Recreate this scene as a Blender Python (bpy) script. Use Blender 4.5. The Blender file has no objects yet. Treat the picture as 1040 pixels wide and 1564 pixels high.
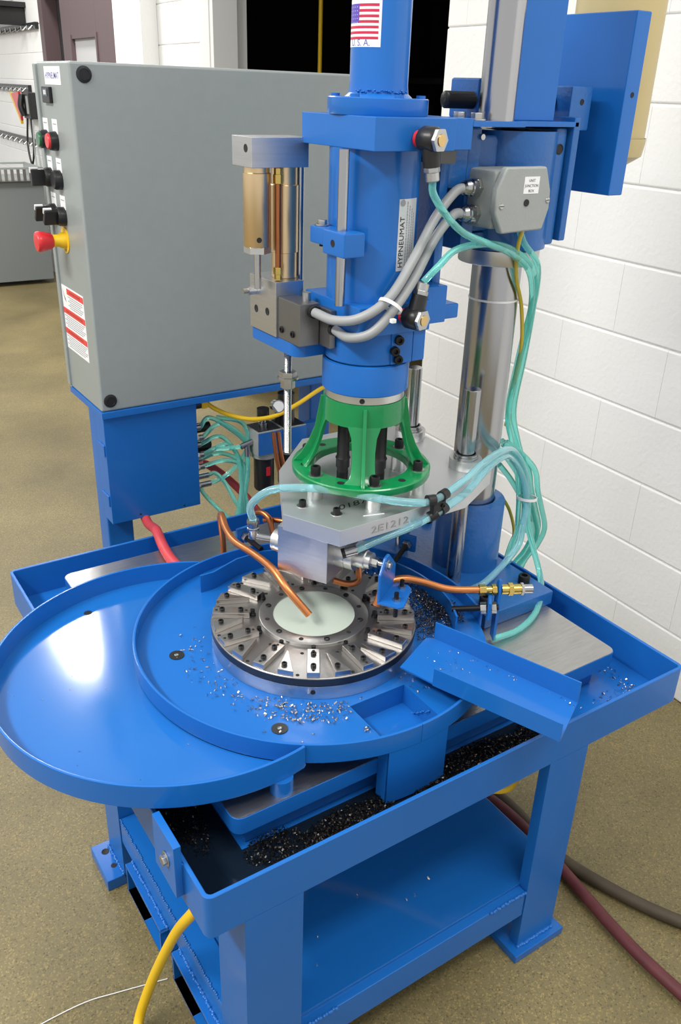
import bpy, bmesh, math, random
from mathutils import Vector, Matrix, Quaternion
random.seed(7)
SC = bpy.context.scene
COL = SC.collection
PI = math.pi

# ------------------------------------------------------------------ camera
cam_d = bpy.data.cameras.new('camera'); cam = bpy.data.objects.new('camera', cam_d); COL.objects.link(cam)
cR, cU, cF = Vector((.8355, -.5485, .0323)), Vector((.219, .3863, .896)), Vector((.504, .7415, -.4429))
m = Matrix((cR, cU, -cF)).transposed().to_4x4(); m.translation = Vector((-.3237, -.777, 1.63))
cam.matrix_world = m
cam_d.sensor_fit = 'VERTICAL'; cam_d.sensor_height = 36.0; cam_d.lens = 36.0*1302.34/1564
cam_d.clip_start = .02; cam_d.clip_end = 60
SC.camera = cam
# ------------------------------------------------------------------ world, lamps, exposure
w = bpy.data.worlds.new('workshop_air'); SC.world = w; w.use_nodes = True
w.node_tree.nodes['Background'].inputs[0].default_value = (1.0, .995, .98, 1)
w.node_tree.nodes['Background'].inputs[1].default_value = .60
def area(loc, sx, sy, power, target=None, col=(1, .985, .95)):
    d = bpy.data.lights.new('unseen_overhead_lamp', 'AREA'); d.shape = 'RECTANGLE'; d.size = sx; d.size_y = sy; d.energy = power; d.color = col
    o = bpy.data.objects.new('unseen_overhead_lamp', d); COL.objects.link(o); o.location = loc
    if target: o.rotation_euler = (Vector(target)-Vector(loc)).to_track_quat('-Z', 'Y').to_euler()
    return o
area((-2.2, .7, 3.7), .5, 2.4, 148)  # unseen lamp added on the left to brighten the block wall
area((.7, -1.3, 3.7), 2.0, .5, 42)
area((1.22, 5.10, 3.7), .36, .75, 62)
area((-.9, 6.3, 3.7), .5, 2.4, 95)  # unseen lamp, placed here to brighten the far wall
SC.view_settings.view_transform = 'Standard'
try: SC.view_settings.look = 'None'
except Exception: pass
SC.view_settings.exposure = 0.45; SC.view_settings.gamma = 1.0
SC.view_settings.use_curve_mapping = False

# ------------------------------------------------------------------ materials
MATS = {}
def mat(name, col, rough=.5, metal=0., bump=0., bscale=200., var=0., vscale=6., coat=0., trans=0., ior=1.45, aniso=None, spec=None, emit=0.):
    if name in MATS: return MATS[name]
    ma = bpy.data.materials.new(name); ma.use_nodes = True; nt = ma.node_tree; b = nt.nodes['Principled BSDF']
    b.inputs['Base Color'].default_value = (*col, 1); b.inputs['Roughness'].default_value = rough; b.inputs['Metallic'].default_value = metal
    b.inputs['Coat Weight'].default_value = coat; b.inputs['Coat Roughness'].default_value = .08
    b.inputs['Transmission Weight'].default_value = trans; b.inputs['IOR'].default_value = ior
    if spec is not None: b.inputs['Specular IOR Level'].default_value = spec
    if emit: b.inputs['Emission Color'].default_value = (*col, 1); b.inputs['Emission Strength'].default_value = emit
    tc = nt.nodes.new('ShaderNodeTexCoord'); vec = tc.outputs['Object']
    if aniso:
        mp = nt.nodes.new('ShaderNodeMapping'); mp.inputs['Scale'].default_value = aniso; nt.links.new(vec, mp.inputs['Vector']); vec = mp.outputs['Vector']
    if var:
        n = nt.nodes.new('ShaderNodeTexNoise'); n.inputs['Scale'].default_value = vscale; n.inputs['Detail'].default_value = 5
        nt.links.new(vec, n.inputs['Vector'])
        mx = nt.nodes.new('ShaderNodeMix'); mx.data_type = 'RGBA'
        mx.inputs[6].default_value = (*[c*(1-var) for c in col], 1); mx.inputs[7].default_value = (*[min(1, c*(1+var)) for c in col], 1)
        nt.links.new(n.outputs['Fac'], mx.inputs[0]); nt.links.new(mx.outputs[2], b.inputs['Base Color'])
    if bump:
        n = nt.nodes.new('ShaderNodeTexNoise'); n.inputs['Scale'].default_value = bscale; n.inputs['Detail'].default_value = 3
        nt.links.new(vec, n.inputs['Vector'])
        bu = nt.nodes.new('ShaderNodeBump'); bu.inputs['Strength'].default_value = bump; bu.inputs['Distance'].default_value = .002
        nt.links.new(n.outputs['Fac'], bu.inputs['Height']); nt.links.new(bu.outputs['Normal'], b.inputs['Normal'])
    MATS[name] = ma; return ma
BLUE = mat('blue_paint', (.009, .124, .44), .36, 0, .10, 60, .10, 5, coat=.12, spec=.4)
BLUEG = mat('blue_gloss_paint', (.009, .124, .445), .26, 0, .06, 25, .08, 4, coat=.22, spec=.4)
CAST = mat('blue_cast_paint', (.011, .105, .35), .36, 0, .45, 110, .12, 8, coat=.25)
GREEN = mat('green_paint', (.0, .21, .06), .3, 0, .25, 90, .1, 8, coat=.5)
ALU = mat('machined_aluminium', (.63, .63, .62), .36, 1, .05, 300, .10, 5)
ALUB = mat('brushed_aluminium', (.60, .60, .605), .33, 1, .12, 60, .10, 9, aniso=(1, 1, 25))
ALUM = mat('milled_plate', (.66, .67, .68), .42, .85, .06, 200, .10, 5)
STEEL = mat('ground_steel', (.50, .49, .48), .34, 1, .25, 40, .22, 7, aniso=(3, 28, 1))
DIALM = mat('dial_steel', (.36, .35, .34), .36, 1, .08, 120, .22, 14)
DIALD = mat('dark_oxide_steel', (.10, .10, .10), .4, 1, .05, 100)
BARM = mat('fixture_steel', (.60, .57, .54), .28, 1, .05, 200, .1, 20)
CHROME = mat('chrome', (.44, .44, .455), .2, 1, .02, 30)
ZINC = mat('zinc_plate', (.50, .50, .49), .3, 1, .1, 300)
BRASS = mat('brass', (.72, .50, .22), .28, 1, .05, 60, .08, 20)
BRASSD = mat('yellow_brass', (.62, .45, .13), .25, 1)
BRONZE = mat('bronze_tube', (.80, .60, .36), .34, 1, .04, 40, .08, 12, aniso=(1, 1, .2))
COPPER = mat('copper_tube', (.60, .22, .08), .34, .85, .1, 40, .22, 18)
COPPERD = mat('dark_copper', (.42, .15, .06), .30, 1, .1, 60, .25, 25)
BLACK = mat('black_plastic', (.014, .014, .015), .35, 0, .1, 300)
BLACKO = mat('black_oxide', (.02, .02, .022), .35, .6, .1, 300)
RUBBER = mat('black_rubber', (.016, .016, .017), .5)
GREY = mat('grey_enamel', (.262, .290, .286), .36, 0, .12, 320, .05, 40, coat=.1)
GREYL = mat('grey_box_enamel', (.30, .32, .31), .42, 0, .25, 300, .04, 40)
CABLE = mat('grey_cable', (.30, .31, .315), .42, 0, .05, 60, .05, 10)
RED = mat('red_plastic', (.62, .022, .03), .35, coat=.3)
REDH = mat('red_rubber_hose', (.50, .05, .06), .5, 0, .1, 120, .2, 20)
REDD = mat('dusty_maroon_hose', (.10, .022, .026), .6, 0, .2, 120, .35, 25)
GRND = mat('dusty_brown_hose', (.062, .046, .028), .65, 0, .2, 120, .35, 25)
YEL = mat('yellow_plastic', (.78, .50, .015), .38)
YELD = mat('yellow_cable', (.62, .47, .05), .42)
GRNB = mat('green_button', (.0, .10, .03), .3, coat=.4)
WHITE = mat('white_plastic', (.76, .76, .75), .4)
UHMW = mat('milky_plastic', (.42, .48, .42), .12, 0, .02, 30, .05, 6, coat=.5)
PAPER = mat('white_label', (.78, .79, .80), .45)
SILVL = mat('silver_label', (.58, .60, .62), .32, .3)
INK = mat('black_ink', (.015, .015, .02), .5)
INKB = mat('blue_ink', (.10, .10, .42), .5)
INKG = mat('grey_ink', (.28, .28, .32), .5)
FLAGR = mat('flag_red', (.52, .02, .07), .45)
FLAGB = mat('flag_blue', (.10, .06, .42), .45)
WARN = mat('warning_red', (.66, .06, .05), .45)
HOLE = mat('hole_shade_black', (.012, .012, .013), .6)  # near-black disc colour stands for the shade inside holes
CREAM = mat('cream_paint', (.50, .40, .19), .42, coat=.1)
DOORB = mat('brown_door_paint', (.105, .07, .075), .5)
CURT = mat('grey_curtain', (.45, .45, .46), .8)
DARK = mat('unlit_shade_black', (.02, .02, .022), .8)  # near-black colour carries the darkness of unlit spaces
GLASSD = mat('display_glass', (.03, .05, .08), .15)
WALLM = mat('white_block_paint', (.88, .88, .87), .5, 0, .55, 70, .02, 3)
CHIPB = mat('bright_chips', (.62, .60, .57), .25, 1)
CHIPD = mat('dark_oily_chips', (.045, .04, .037), .3, .8)
OILY = mat('oily_black_film', (.006, .012, .022), .12)
WOOD = mat('bench_wood', (.32, .19, .07), .5, 0, 0, 1, .25, 12)
TEAL = mat('teal_tubing', (.34, .95, .88), .08, 0, 0, 1, 0, 1, coat=.4, trans=.72, ior=1.3)
TEALB = mat('pale_blue_tubing', (.48, .88, .95), .08, 0, 0, 1, 0, 1, coat=.4, trans=.75, ior=1.3)
def floor_mat():
    ma = bpy.data.materials.new('epoxy_floor'); ma.use_nodes = True; nt = ma.node_tree; b = nt.nodes['Principled BSDF']
    tc = nt.nodes.new('ShaderNodeTexCoord')
    def noise(s, d):
        n = nt.nodes.new('ShaderNodeTexNoise'); n.inputs['Scale'].default_value = s; n.inputs['Detail'].default_value = d
        nt.links.new(tc.outputs['Object'], n.inputs['Vector']); return n
    n1, n2 = noise(2.2, 6), noise(300, 3)
    r1 = nt.nodes.new('ShaderNodeValToRGB'); r1.color_ramp.elements[0].position = .3; r1.color_ramp.elements[1].position = .72
    r1.color_ramp.elements[0].color = (.128, .104, .046, 1); r1.color_ramp.elements[1].color = (.212, .172, .078, 1)
    nt.links.new(n1.outputs['Fac'], r1.inputs[0])
    v = nt.nodes.new('ShaderNodeTexVoronoi'); v.inputs['Scale'].default_value = 330; nt.links.new(tc.outputs['Object'], v.inputs['Vector'])
    rv = nt.nodes.new('ShaderNodeSeparateColor'); nt.links.new(v.outputs['Color'], rv.inputs[0])
    r2 = nt.nodes.new('ShaderNodeValToRGB'); e = r2.color_ramp.elements
    e[0].position = .0; e[0].color = (.42, .40, .36, 1); e[1].position = .12; e[1].color = (.90, .90, .90, 1)
    x = e.new(.80); x.color = (1.06, 1.05, 1.0, 1); x = e.new(.95); x.color = (1.7, 1.6, 1.35, 1)
    nt.links.new(rv.outputs[0], r2.inputs[0])
    mx = nt.nodes.new('ShaderNodeMix'); mx.data_type = 'RGBA'; mx.blend_type = 'MULTIPLY'; mx.inputs[0].default_value = .8
    nt.links.new(r1.outputs[0], mx.inputs[6]); nt.links.new(r2.outputs[0], mx.inputs[7]); nt.links.new(mx.outputs[2], b.inputs['Base Color'])
    b.inputs['Roughness'].default_value = .5
    bu = nt.nodes.new('ShaderNodeBump'); bu.inputs['Strength'].default_value = .3; bu.inputs['Distance'].default_value = .002
    nt.links.new(n2.outputs['Fac'], bu.inputs['Height']); nt.links.new(bu.outputs['Normal'], b.inputs['Normal'])
    return ma
FLOORM = floor_mat()

# ------------------------------------------------------------------ mesh helpers
OFF = {}
def frame(d):
    d = Vector(d).normalized(); a = Vector((0, 0, 1)) if abs(d.z) < .95 else Vector((1, 0, 0))
    x = a.cross(d).normalized(); return x, d.cross(x).normalized(), d
class G:
    def __init__(s): s.v = []; s.f = []
    def add(s, vs, fs):
        n = len(s.v); s.v += [tuple(v) for v in vs]; s.f += [tuple(i+n for i in f) for f in fs]; return s
    def box(s, x0, y0, z0, x1, y1, z1):
        x0, x1 = sorted((x0, x1)); y0, y1 = sorted((y0, y1)); z0, z1 = sorted((z0, z1))
        return s.add([(x, y, z) for z in (z0, z1) for x, y in ((x0, y0), (x1, y0), (x1, y1), (x0, y1))],
                     [(3, 2, 1, 0), (4, 5, 6, 7), (0, 1, 5, 4), (1, 2, 6, 5), (2, 3, 7, 6), (3, 0, 4, 7)])
    def obox(s, c, ex, ey, ez):          # oriented box: centre and half-extent vectors
        c, ex, ey, ez = map(Vector, (c, ex, ey, ez))
        return s.add([c+ex*a+ey*b+ez*d for d in (-1, 1) for a, b in ((-1, -1), (1, -1), (1, 1), (-1, 1))],
                     [(3, 2, 1, 0), (4, 5, 6, 7), (0, 1, 5, 4), (1, 2, 6, 5), (2, 3, 7, 6), (3, 0, 4, 7)])
    def prism(s, poly, z0, z1):
        a = sum(p[0]*q[1]-q[0]*p[1] for p, q in zip(poly, poly[1:]+poly[:1]))
        if a < 0: poly = poly[::-1]
        n = len(poly)
        return s.add([(x, y, z0) for x, y in poly]+[(x, y, z1) for x, y in poly],
                     [tuple(range(n-1, -1, -1)), tuple(range(n, 2*n))]+[(i, (i+1) % n, n+(i+1) % n, n+i) for i in range(n)])
    def lathe(s, prof, o, d=(0, 0, 1), n=40, a0=0., a1=2*PI):    # prof: list of (r, h) along axis d from o
        x, y, z = frame(d); o = Vector(o); full = abs(a1-a0-2*PI) < 1e-6; k = n if full else n+1
        vs = [o+(x*math.cos(t)+y*math.sin(t))*r+z*h for r, h in prof for t in [a0+(a1-a0)*i/n for i in range(k)]]
        fs = []
        for j in range(len(prof)-1):
            for i in range(n):
                i2 = (i+1) % k
                fs.append((j*k+i, j*k+i2, (j+1)*k+i2, (j+1)*k+i))
        return s.add(vs, fs)
    def cyl(s, p0, p1, r0, r1=None, n=24):
        p0, p1 = Vector(p0), Vector(p1); r1 = r0 if r1 is None else r1; L = (p1-p0).length
        return s.lathe([(1e-5, 0), (r0, 0), (r1, L), (1e-5, L)], p0, p1-p0, n)
    def hexa(s, p0, p1, r): return s.cyl(p0, p1, r, r, 6)
    def ring(s, o, r0, r1, z0, z1, n=64):
        return s.lathe([(r0, z0), (r1, z0), (r1, z1), (r0, z1), (r0, z0)], o, (0, 0, 1), n)
    def arc(s, o, r0, r1, z0, z1, a0, a1, n=40):    # solid curved wall (axis z); angles measured world-wise
        vs = []
        for i in range(n+1):
            t = a0+(a1-a0)*i/n; c, q = math.cos(t), math.sin(t)
            vs += [(o[0]+r0*c, o[1]+r0*q, z0), (o[0]+r1*c, o[1]+r1*q, z0), (o[0]+r1*c, o[1]+r1*q, z1), (o[0]+r0*c, o[1]+r0*q, z1)]
        fs = [(0, 1, 2, 3), (4*n+3, 4*n+2, 4*n+1, 4*n)]
        for i in range(n):
            for j in range(4): fs.append((4*i+j, 4*(i+1)+j, 4*(i+1)+(j+1) % 4, 4*i+(j+1) % 4))
        return s.add(vs, fs)
    def tube(s, pts, r, n=10, sub=7, cap=True):
        P = smooth(pts, sub); k = len(P)
        T = [(P[min(i+1, k-1)]-P[max(i-1, 0)]).normalized() for i in range(k)]
        x, y, _ = frame(T[0]); vs = []
        for i in range(k):
            if i:
                q = T[i-1].rotation_difference(T[i]); x = q @ x; y = q @ y
            vs += [P[i]+(x*math.cos(2*PI*j/n)+y*math.sin(2*PI*j/n))*r for j in range(n)]
        fs = [(i*n+j, i*n+(j+1) % n, (i+1)*n+(j+1) % n, (i+1)*n+j) for i in range(k-1) for j in range(n)]
        if cap: fs += [tuple(range(n-1, -1, -1)), tuple(range((k-1)*n, k*n))]
        return s.add(vs, fs)
    def build(s, name, ma, parent=None, bevel=0, seg=2, smooth_a=35):
        off = OFF.get(parent.name, Vector()) if parent else Vector()
        me = bpy.data.meshes.new(name); bm = bmesh.new()
        vs = [bm.verts.new(Vector(v)-off) for v in s.v]
        for f in s.f:
            try: bm.faces.new([vs[i] for i in f])
            except ValueError: pass
        bmesh.ops.remove_doubles(bm, verts=bm.verts, dist=2e-5)
        bmesh.ops.recalc_face_normals(bm, faces=bm.faces)
        if bevel:
            es = [e for e in bm.edges if len(e.link_faces) == 2 and e.calc_face_angle(0) > .6]
            bmesh.ops.bevel(bm, geom=es, offset=bevel, segments=seg, profile=.5, affect='EDGES', clamp_overlap=True)
        bm.to_mesh(me); bm.free()
        if smooth_a:
            for p in me.polygons: p.use_smooth = True
            me.set_sharp_from_angle(angle=math.radians(smooth_a))
        me.materials.append(ma)
        o = bpy.data.objects.new(name, me); COL.objects.link(o)
        if bevel and smooth_a: o.modifiers.new('even_shading', 'WEIGHTED_NORMAL').keep_sharp = True
        if parent: o.parent = parent; OFF[o.name] = off
        return o
def smooth(pts, sub=7):
    P = [Vector(p) for p in pts]
    if len(P) < 3: return P
    Q = [P[0]*2-P[1]]+P+[P[-1]*2-P[-2]]; out = []
    for i in range(1, len(Q)-2):
        a, b, c, d = Q[i-1], Q[i], Q[i+1], Q[i+2]
        for j in range(sub):
            t = j/sub
            out.append(.5*((2*b)+(c-a)*t+(2*a-5*b+4*c-d)*t*t+(3*b-a-3*c+d)*t**3))
    out.append(P[-1]); return out
def tag(o, label, cat=None, group=None, kind=None):
    if label: o['label'] = label
    if cat: o['category'] = cat
    if group: o['group'] = group
    if kind: o['kind'] = kind
    return o
def thing(name, loc, label, cat, group=None):
    o = bpy.data.objects.new(name, None); COL.objects.link(o); o.location = loc; o.empty_display_size = .02
    OFF[o.name] = Vector(loc); return tag(o, label, cat, group)
def struct(o, label=None, cat=None): return tag(o, label, cat, kind='structure')
def rounded(x0, y0, x1, y1, r, n=5):
    out = []
    for cx, cy, a in ((x1-r, y1-r, 0), (x0+r, y1-r, PI/2), (x0+r, y0+r, PI), (x1-r, y0+r, 3*PI/2)):
        out += [(cx+r*math.cos(a+PI/2*i/n), cy+r*math.sin(a+PI/2*i/n)) for i in range(n+1)]
    return out
def screw(parent, p, d=(0, 0, 1), r=.006, h=.008, name='cap_screw', ma=None):
    # socket head: cylinder with a hexagonal recess
    p = Vector(p); d = Vector(d).normalized()
    g = G().lathe([(1e-5, 0), (r, 0), (r, h*.88), (r*.9, h), (r*.52, h), (r*.5, h*.45), (1e-5, h*.45)], p, d, 12)
    return g.build(name, ma or BLACKO, parent)
def bolt(parent, p, d, r=.008, h=.006, name='hex_bolt', ma=None):
    p = Vector(p); d = Vector(d).normalized()
    g = G().cyl(p, p+d*h*.3, r*1.35, n=18).hexa(p+d*h*.3, p+d*h*1.2, r)
    return g.build(name, ma or ZINC, parent, bevel=.0006, seg=1)
def hole(parent, p, d, r=.005, name='hole', depth=.0012):
    p = Vector(p); d = Vector(d).normalized()
    return G().lathe([(r*1.12, 0), (r*1.12, depth*.3), (r*.95, depth*.5), (r*.85, depth*.15), (1e-5, depth*.15)], p, d, 16).build(name, HOLE, parent)
def text(body, size, fn, ma, name, parent, align='LEFT', bold=0., squash=1.):
    cu = bpy.data.curves.new('lettering', 'FONT'); cu.body = body; cu.size = size; cu.align_x = align; cu.offset = bold*size; cu.resolution_u = 3
    ob = bpy.data.objects.new('lettering', cu); me = ob.to_mesh()
    g = G(); g.add([fn(v.co.x*squash, v.co.y) for v in me.vertices], [tuple(p.vertices) for p in me.polygons])
    ob.to_mesh_clear(); bpy.data.objects.remove(ob); bpy.data.curves.remove(cu)
    off = OFF.get(parent.name, Vector()) if parent else Vector()
    m2 = bpy.data.meshes.new(name); m2.from_pydata([Vector(v)-off for v in g.v], [], g.f); m2.materials.append(ma)
    o = bpy.data.objects.new(name, m2); COL.objects.link(o); o.parent = parent; OFF[o.name] = off
    return o
def quadpatch(fn, u0, u1, v0, v1, ma, name, parent, nu=1, nv=1, thick=0):
    g = G(); vs = [fn(u0+(u1-u0)*i/nu, v0+(v1-v0)*j/nv) for j in range(nv+1) for i in range(nu+1)]
    g.add(vs, [(j*(nu+1)+i, j*(nu+1)+i+1, (j+1)*(nu+1)+i+1, (j+1)*(nu+1)+i) for j in range(nv) for i in range(nu)])
    return g.build(name, ma, parent)

# ================================================================== SETTING
struct(G().box(-5, -3.5, -.06, 7.5, 12, 0).build('floor', FLOORM, smooth_a=0), 'tan speckled epoxy concrete floor', 'floor')
WO = Vector((1.6976, -.0006, 0)); WA = math.atan2(-.0365, .9993)
WM = Matrix.Translation(WO) @ Matrix.Rotation(WA, 4, 'Z')
def WP(x, y, z): return WM @ Vector((x, y, z))
CH, BL = .2032, .4064
g = G()
for a, b in ((-2.2, 1.76), (3.72, 5.2), (7.02, 11.5)): g.box(.006, a, 0, .2, b, 3.3)
g.box(.006, 1.76, 2.5, .2, 3.72, 3.3); g.box(.006, 5.2, 2.35, .2, 7.02, 3.3)
wall = g.build('wall_right', WALLM, smooth_a=0); wall.matrix_world = WM
struct(wall, 'white painted concrete block wall with an open doorway', 'wall')
BMESH = {}
def wall_block(t0, t1, i, x=0.):
    key = round(t1-t0, 3)
    if key not in BMESH:
        L = key/2
        h = CH/2-.0018; e_ = L-.00025; pr = [(.09, -h), (.0035, -h), (.001, -h+.002), (0, -h+.005), (0, h-.005), (.001, h-.002), (.0035, h), (.09, h)]
        o = G().add([(x, -e_, z) for x, z in pr]+[(x, e_, z) for x, z in pr], [tuple(range(8)), tuple(range(15, 7, -1))]+[(i, 8+i, 8+(i+1) % 8, (i+1) % 8) for i in range(8)]).build('block', WALLM, smooth_a=0)
        BMESH[key] = o.data; bpy.data.objects.remove(o)
    o = bpy.data.objects.new('block', BMESH[key]); COL.objects.link(o); o.parent = wall
    o.location = (x, (t0+t1)/2, (i+.5)*CH)
def courses(a, b, n, x=0.):
    for i in range(n):
        j = .648+(0 if i % 2 == 0 else CH)-20*BL
        while j < b:
            s, e = max(j, a), min(j+BL, b)
            if e-s > .03: wall_block(s, e, i, x)
            j += BL
courses(-.6, 1.76, 11); courses(3.83, 5.18, 12); courses(7.02, 9.7, 12)
g = G(); g.box(-.10, 4.47, 0, 0, 4.86, 2.44); p = g.build('trim_1', WALLM, bevel=.004); p.matrix_world = WM
struct(p, 'white painted pilaster on the block wall', 'pilaster')
p = G().box(-.015, 3.66, 0, .12, 3.83, 2.5).box(-.02, 3.70, 0, -.014, 3.79, 2.5).build('trim_2', WHITE, bevel=.003); p.matrix_world = WM
struct(p, 'white door jamb of the dark doorway', 'door jamb')
p = G().box(-.03, 4.98, 0, .006, 5.17, 2.44).build('trim_3', WALLM, bevel=.004); p.matrix_world = WM
struct(p, 'white corner strip beside the brown door', 'trim')
# brown door in the far part of the wall
dr = thing('door_1', WP(0, 6.1, 0), 'brown painted door with a curtained window standing ajar', 'door'); dr['kind'] = 'structure'
def wbox(x0, y0, z0, x1, y1, z1, name, ma, par, bev=.003):
    c = WP((x0+x1)/2, (y0+y1)/2, (z0+z1)/2); R = WM.to_3x3()
    return G().obox(c, R @ Vector(((x1-x0)/2, 0, 0)), R @ Vector((0, (y1-y0)/2, 0)), R @ Vector((0, 0, (z1-z0)/2))).build(name, ma, par, bevel=bev)
for a, b, z0, z1 in ((5.18, 5.30, 0, 2.35), (6.93, 7.04, 0, 2.35), (5.18, 7.04, 2.25, 2.36)): wbox(-.02, a, z0, .1, b, z1, 'frame_board', DOORB, dr)
wbox(-.012, 5.31, 0, .03, 5.60, 2.25, 'door_stile', DOORB, dr); wbox(-.012, 6.2, 0, .03, 6.44, 2.25, 'door_stile', DOORB, dr)
wbox(-.012, 5.60, 1.90, .03, 6.2, 2.25, 'door_rail', DOORB, dr); wbox(-.012, 5.60, 0, .03, 6.2, 1.0, 'door_rail', DOORB, dr)
wbox(.012, 5.60, 1.0, .02, 6.2, 1.90, 'window_pane', CURT, dr, 0)
for a in (5.58, 6.2): wbox(-.02, a, .98, -.005, a+.03, 1.93, 'window_bead', DOORB, dr)
wbox(.10, 6.44, 0, .12, 6.95, 2.25, 'gap_shade_panel', DARK, dr, 0)  # near-black panel; shade of the open gap is put into its colour
# unlit room behind the doorway; its darkness is put into near-black colour
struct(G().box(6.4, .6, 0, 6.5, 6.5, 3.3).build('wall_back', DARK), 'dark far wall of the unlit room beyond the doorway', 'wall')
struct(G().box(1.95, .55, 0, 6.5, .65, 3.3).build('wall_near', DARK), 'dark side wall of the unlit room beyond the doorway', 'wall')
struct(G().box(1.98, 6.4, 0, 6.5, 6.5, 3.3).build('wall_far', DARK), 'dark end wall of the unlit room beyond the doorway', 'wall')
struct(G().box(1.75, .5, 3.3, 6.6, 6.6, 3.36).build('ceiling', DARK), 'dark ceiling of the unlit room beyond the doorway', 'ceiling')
rk = thing('storage_rack', (4.6, 4.2, 0), 'steel storage rack coloured near-black for shade standing in the unlit room beyond the doorway', 'rack')
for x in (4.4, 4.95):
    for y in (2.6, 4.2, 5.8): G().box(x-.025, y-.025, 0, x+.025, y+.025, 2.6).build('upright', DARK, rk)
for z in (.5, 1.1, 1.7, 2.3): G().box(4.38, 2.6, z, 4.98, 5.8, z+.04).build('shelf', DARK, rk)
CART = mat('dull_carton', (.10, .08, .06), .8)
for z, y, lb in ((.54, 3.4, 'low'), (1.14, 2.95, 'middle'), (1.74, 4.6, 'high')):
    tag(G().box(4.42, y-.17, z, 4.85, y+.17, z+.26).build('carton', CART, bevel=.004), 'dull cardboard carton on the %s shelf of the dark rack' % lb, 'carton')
tag(G().cyl((2.6, 3.9, .0), (2.6, 3.9, 2.6), .012).build('yellow_pole', YEL), 'thin yellow upright pole inside the dark doorway', 'pole')

# things on the far wall
def rail(t0, t1, z, label):
    r = thing('hook_rail', WP(-.02, (t0+t1)/2, z), label, 'hook rail', 'hook rails on the far wall')
    wbox(-.03, t0, z-.025, 0, t1, z+.025, 'rail_bar', BLACK, r)
    for q in range(9):
        t = t0+.08+(t1-t0-.16)*q/8; a = WP(-.03, t, z); b = WP(-.07, t, z-.03); c = WP(-.075, t, z)
        G().tube([a, b, c], .006, 6).build('hook', ZINC, r)
rail(7.15, 8.9, 2.02, 'dark hook rail below the black shelf on the far wall')
rail(7.62, 9.2, 1.56, 'dark hook rail beside the top of the wall telephone')
rail(7.36, 9.2, 1.13, 'dark hook rail behind the hanging telephone cord')
sh = thing('wall_shelf', WP(-.1, 8.1, 2.16), 'black wall shelf above the hook rails on the far wall', 'shelf')
wbox(-.32, 7.5, 2.16, 0, 9.2, 2.20, 'shelf_board', BLACK, sh); wbox(-.32, 7.5, 2.20, -.30, 9.2, 2.30, 'front_lip', BLACK, sh)
wbox(-.28, 7.55, 2.03, 0, 7.59, 2.16, 'shelf_bracket', BLACK, sh)
ph = thing('wall_telephone', WP(-.04, 7.6, 1.32), 'black corded wall telephone with a hanging coiled cord', 'telephone')
wbox(-.07, 7.48, 1.32, 0, 7.72, 1.53, 'body', BLACK, ph, .01)
G().tube([WP(-.08, 7.66, 1.34), WP(-.10, 7.67, 1.42), WP(-.08, 7.68, 1.51)], .025, 10).build('handset', BLACK, ph)
wbox(-.078, 7.50, 1.36, -.07, 7.56, 1.5, 'face_plate', GREYL, ph, .002)
G().tube([WP(-.06, 7.64, 1.33), WP(-.08, 7.66, 1.1), WP(-.08, 7.58, .95), WP(-.07, 7.5, 1.08), WP(-.06, 7.52, 1.33)], .009, 8).build('cord', BLACK, ph)
G().tube([WP(-.05, 7.5, 1.32), WP(-.07, 7.47, 1.0), WP(-.07, 7.38, .88), WP(-.06, 7.36, .95), WP(-.05, 7.45, 1.2)], .007, 8).build('thin_cord', GREYL, ph)
cl = thing('hanging_guard', WP(-.05, 8.0, 1.32), 'red and yellow plastic guard hanging beside the telephone', 'guard')
G().prism([(0, 0), (.3, .0), (.22, .2), (.08, .2)], 0, .03).v
def wpoly(pts, x0, x1, name, ma, par):
    g = G(); n = len(pts); g.add([WP(x0, a, b) for a, b in pts]+[WP(x1, a, b) for a, b in pts], [tuple(range(n)), tuple(range(n, 2*n))]+[(i, (i+1) % n, n+(i+1) % n, n+i) for i in range(n)])
    return g.build(name, ma, par)
wpoly([(7.76, 1.30), (8.04, 1.51), (7.76, 1.53)], -.09, -.07, 'red_panel', RED, cl)
wpoly([(7.77, 1.27), (8.12, 1.52), (8.05, 1.52), (7.77, 1.30)], -.09, -.07, 'yellow_edge', YEL, cl)
bn = thing('workbench', (1.4, 7.2, 0), 'long grey steel workbench against the far block wall', 'workbench')
G().box(-.4, 7.1, .04, 1.84, 7.14, .86).build('front_panel', mat('bench_grey', (.20, .22, .22), .45), bn)
G().box(-.4, 7.14, .04, 1.84, 7.75, .86).build('body', GREYL, bn, bevel=.004)
G().box(-.45, 7.05, .86, 1.1, 7.8, .91).build('wood_top', WOOD, bn, bevel=.004)
bk = thing('parts_basket', (1.45, 7.3, .862), 'grey slotted metal tray lying on the workbench', 'tray')
G().box(1.12, 7.06, .862, 1.84, 7.6, .87).build('bottom', GREYL, bk)
for i in range(15): G().box(1.12+.05*i, 7.055, .87, 1.145+.05*i, 7.065, .955).build('slat', ZINC, bk)
G().box(1.12, 7.05, .955, 1.84, 7.07, .97).build('top_rim', GREYL, bk); G().box(1.12, 7.58, .955, 1.84, 7.6, .97).build('top_rim', GREYL, bk)
for x in (1.12, 1.82): G().box(x, 7.06, .87, x+.02, 7.6, .97).build('end_wall', GREYL, bk)

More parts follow.
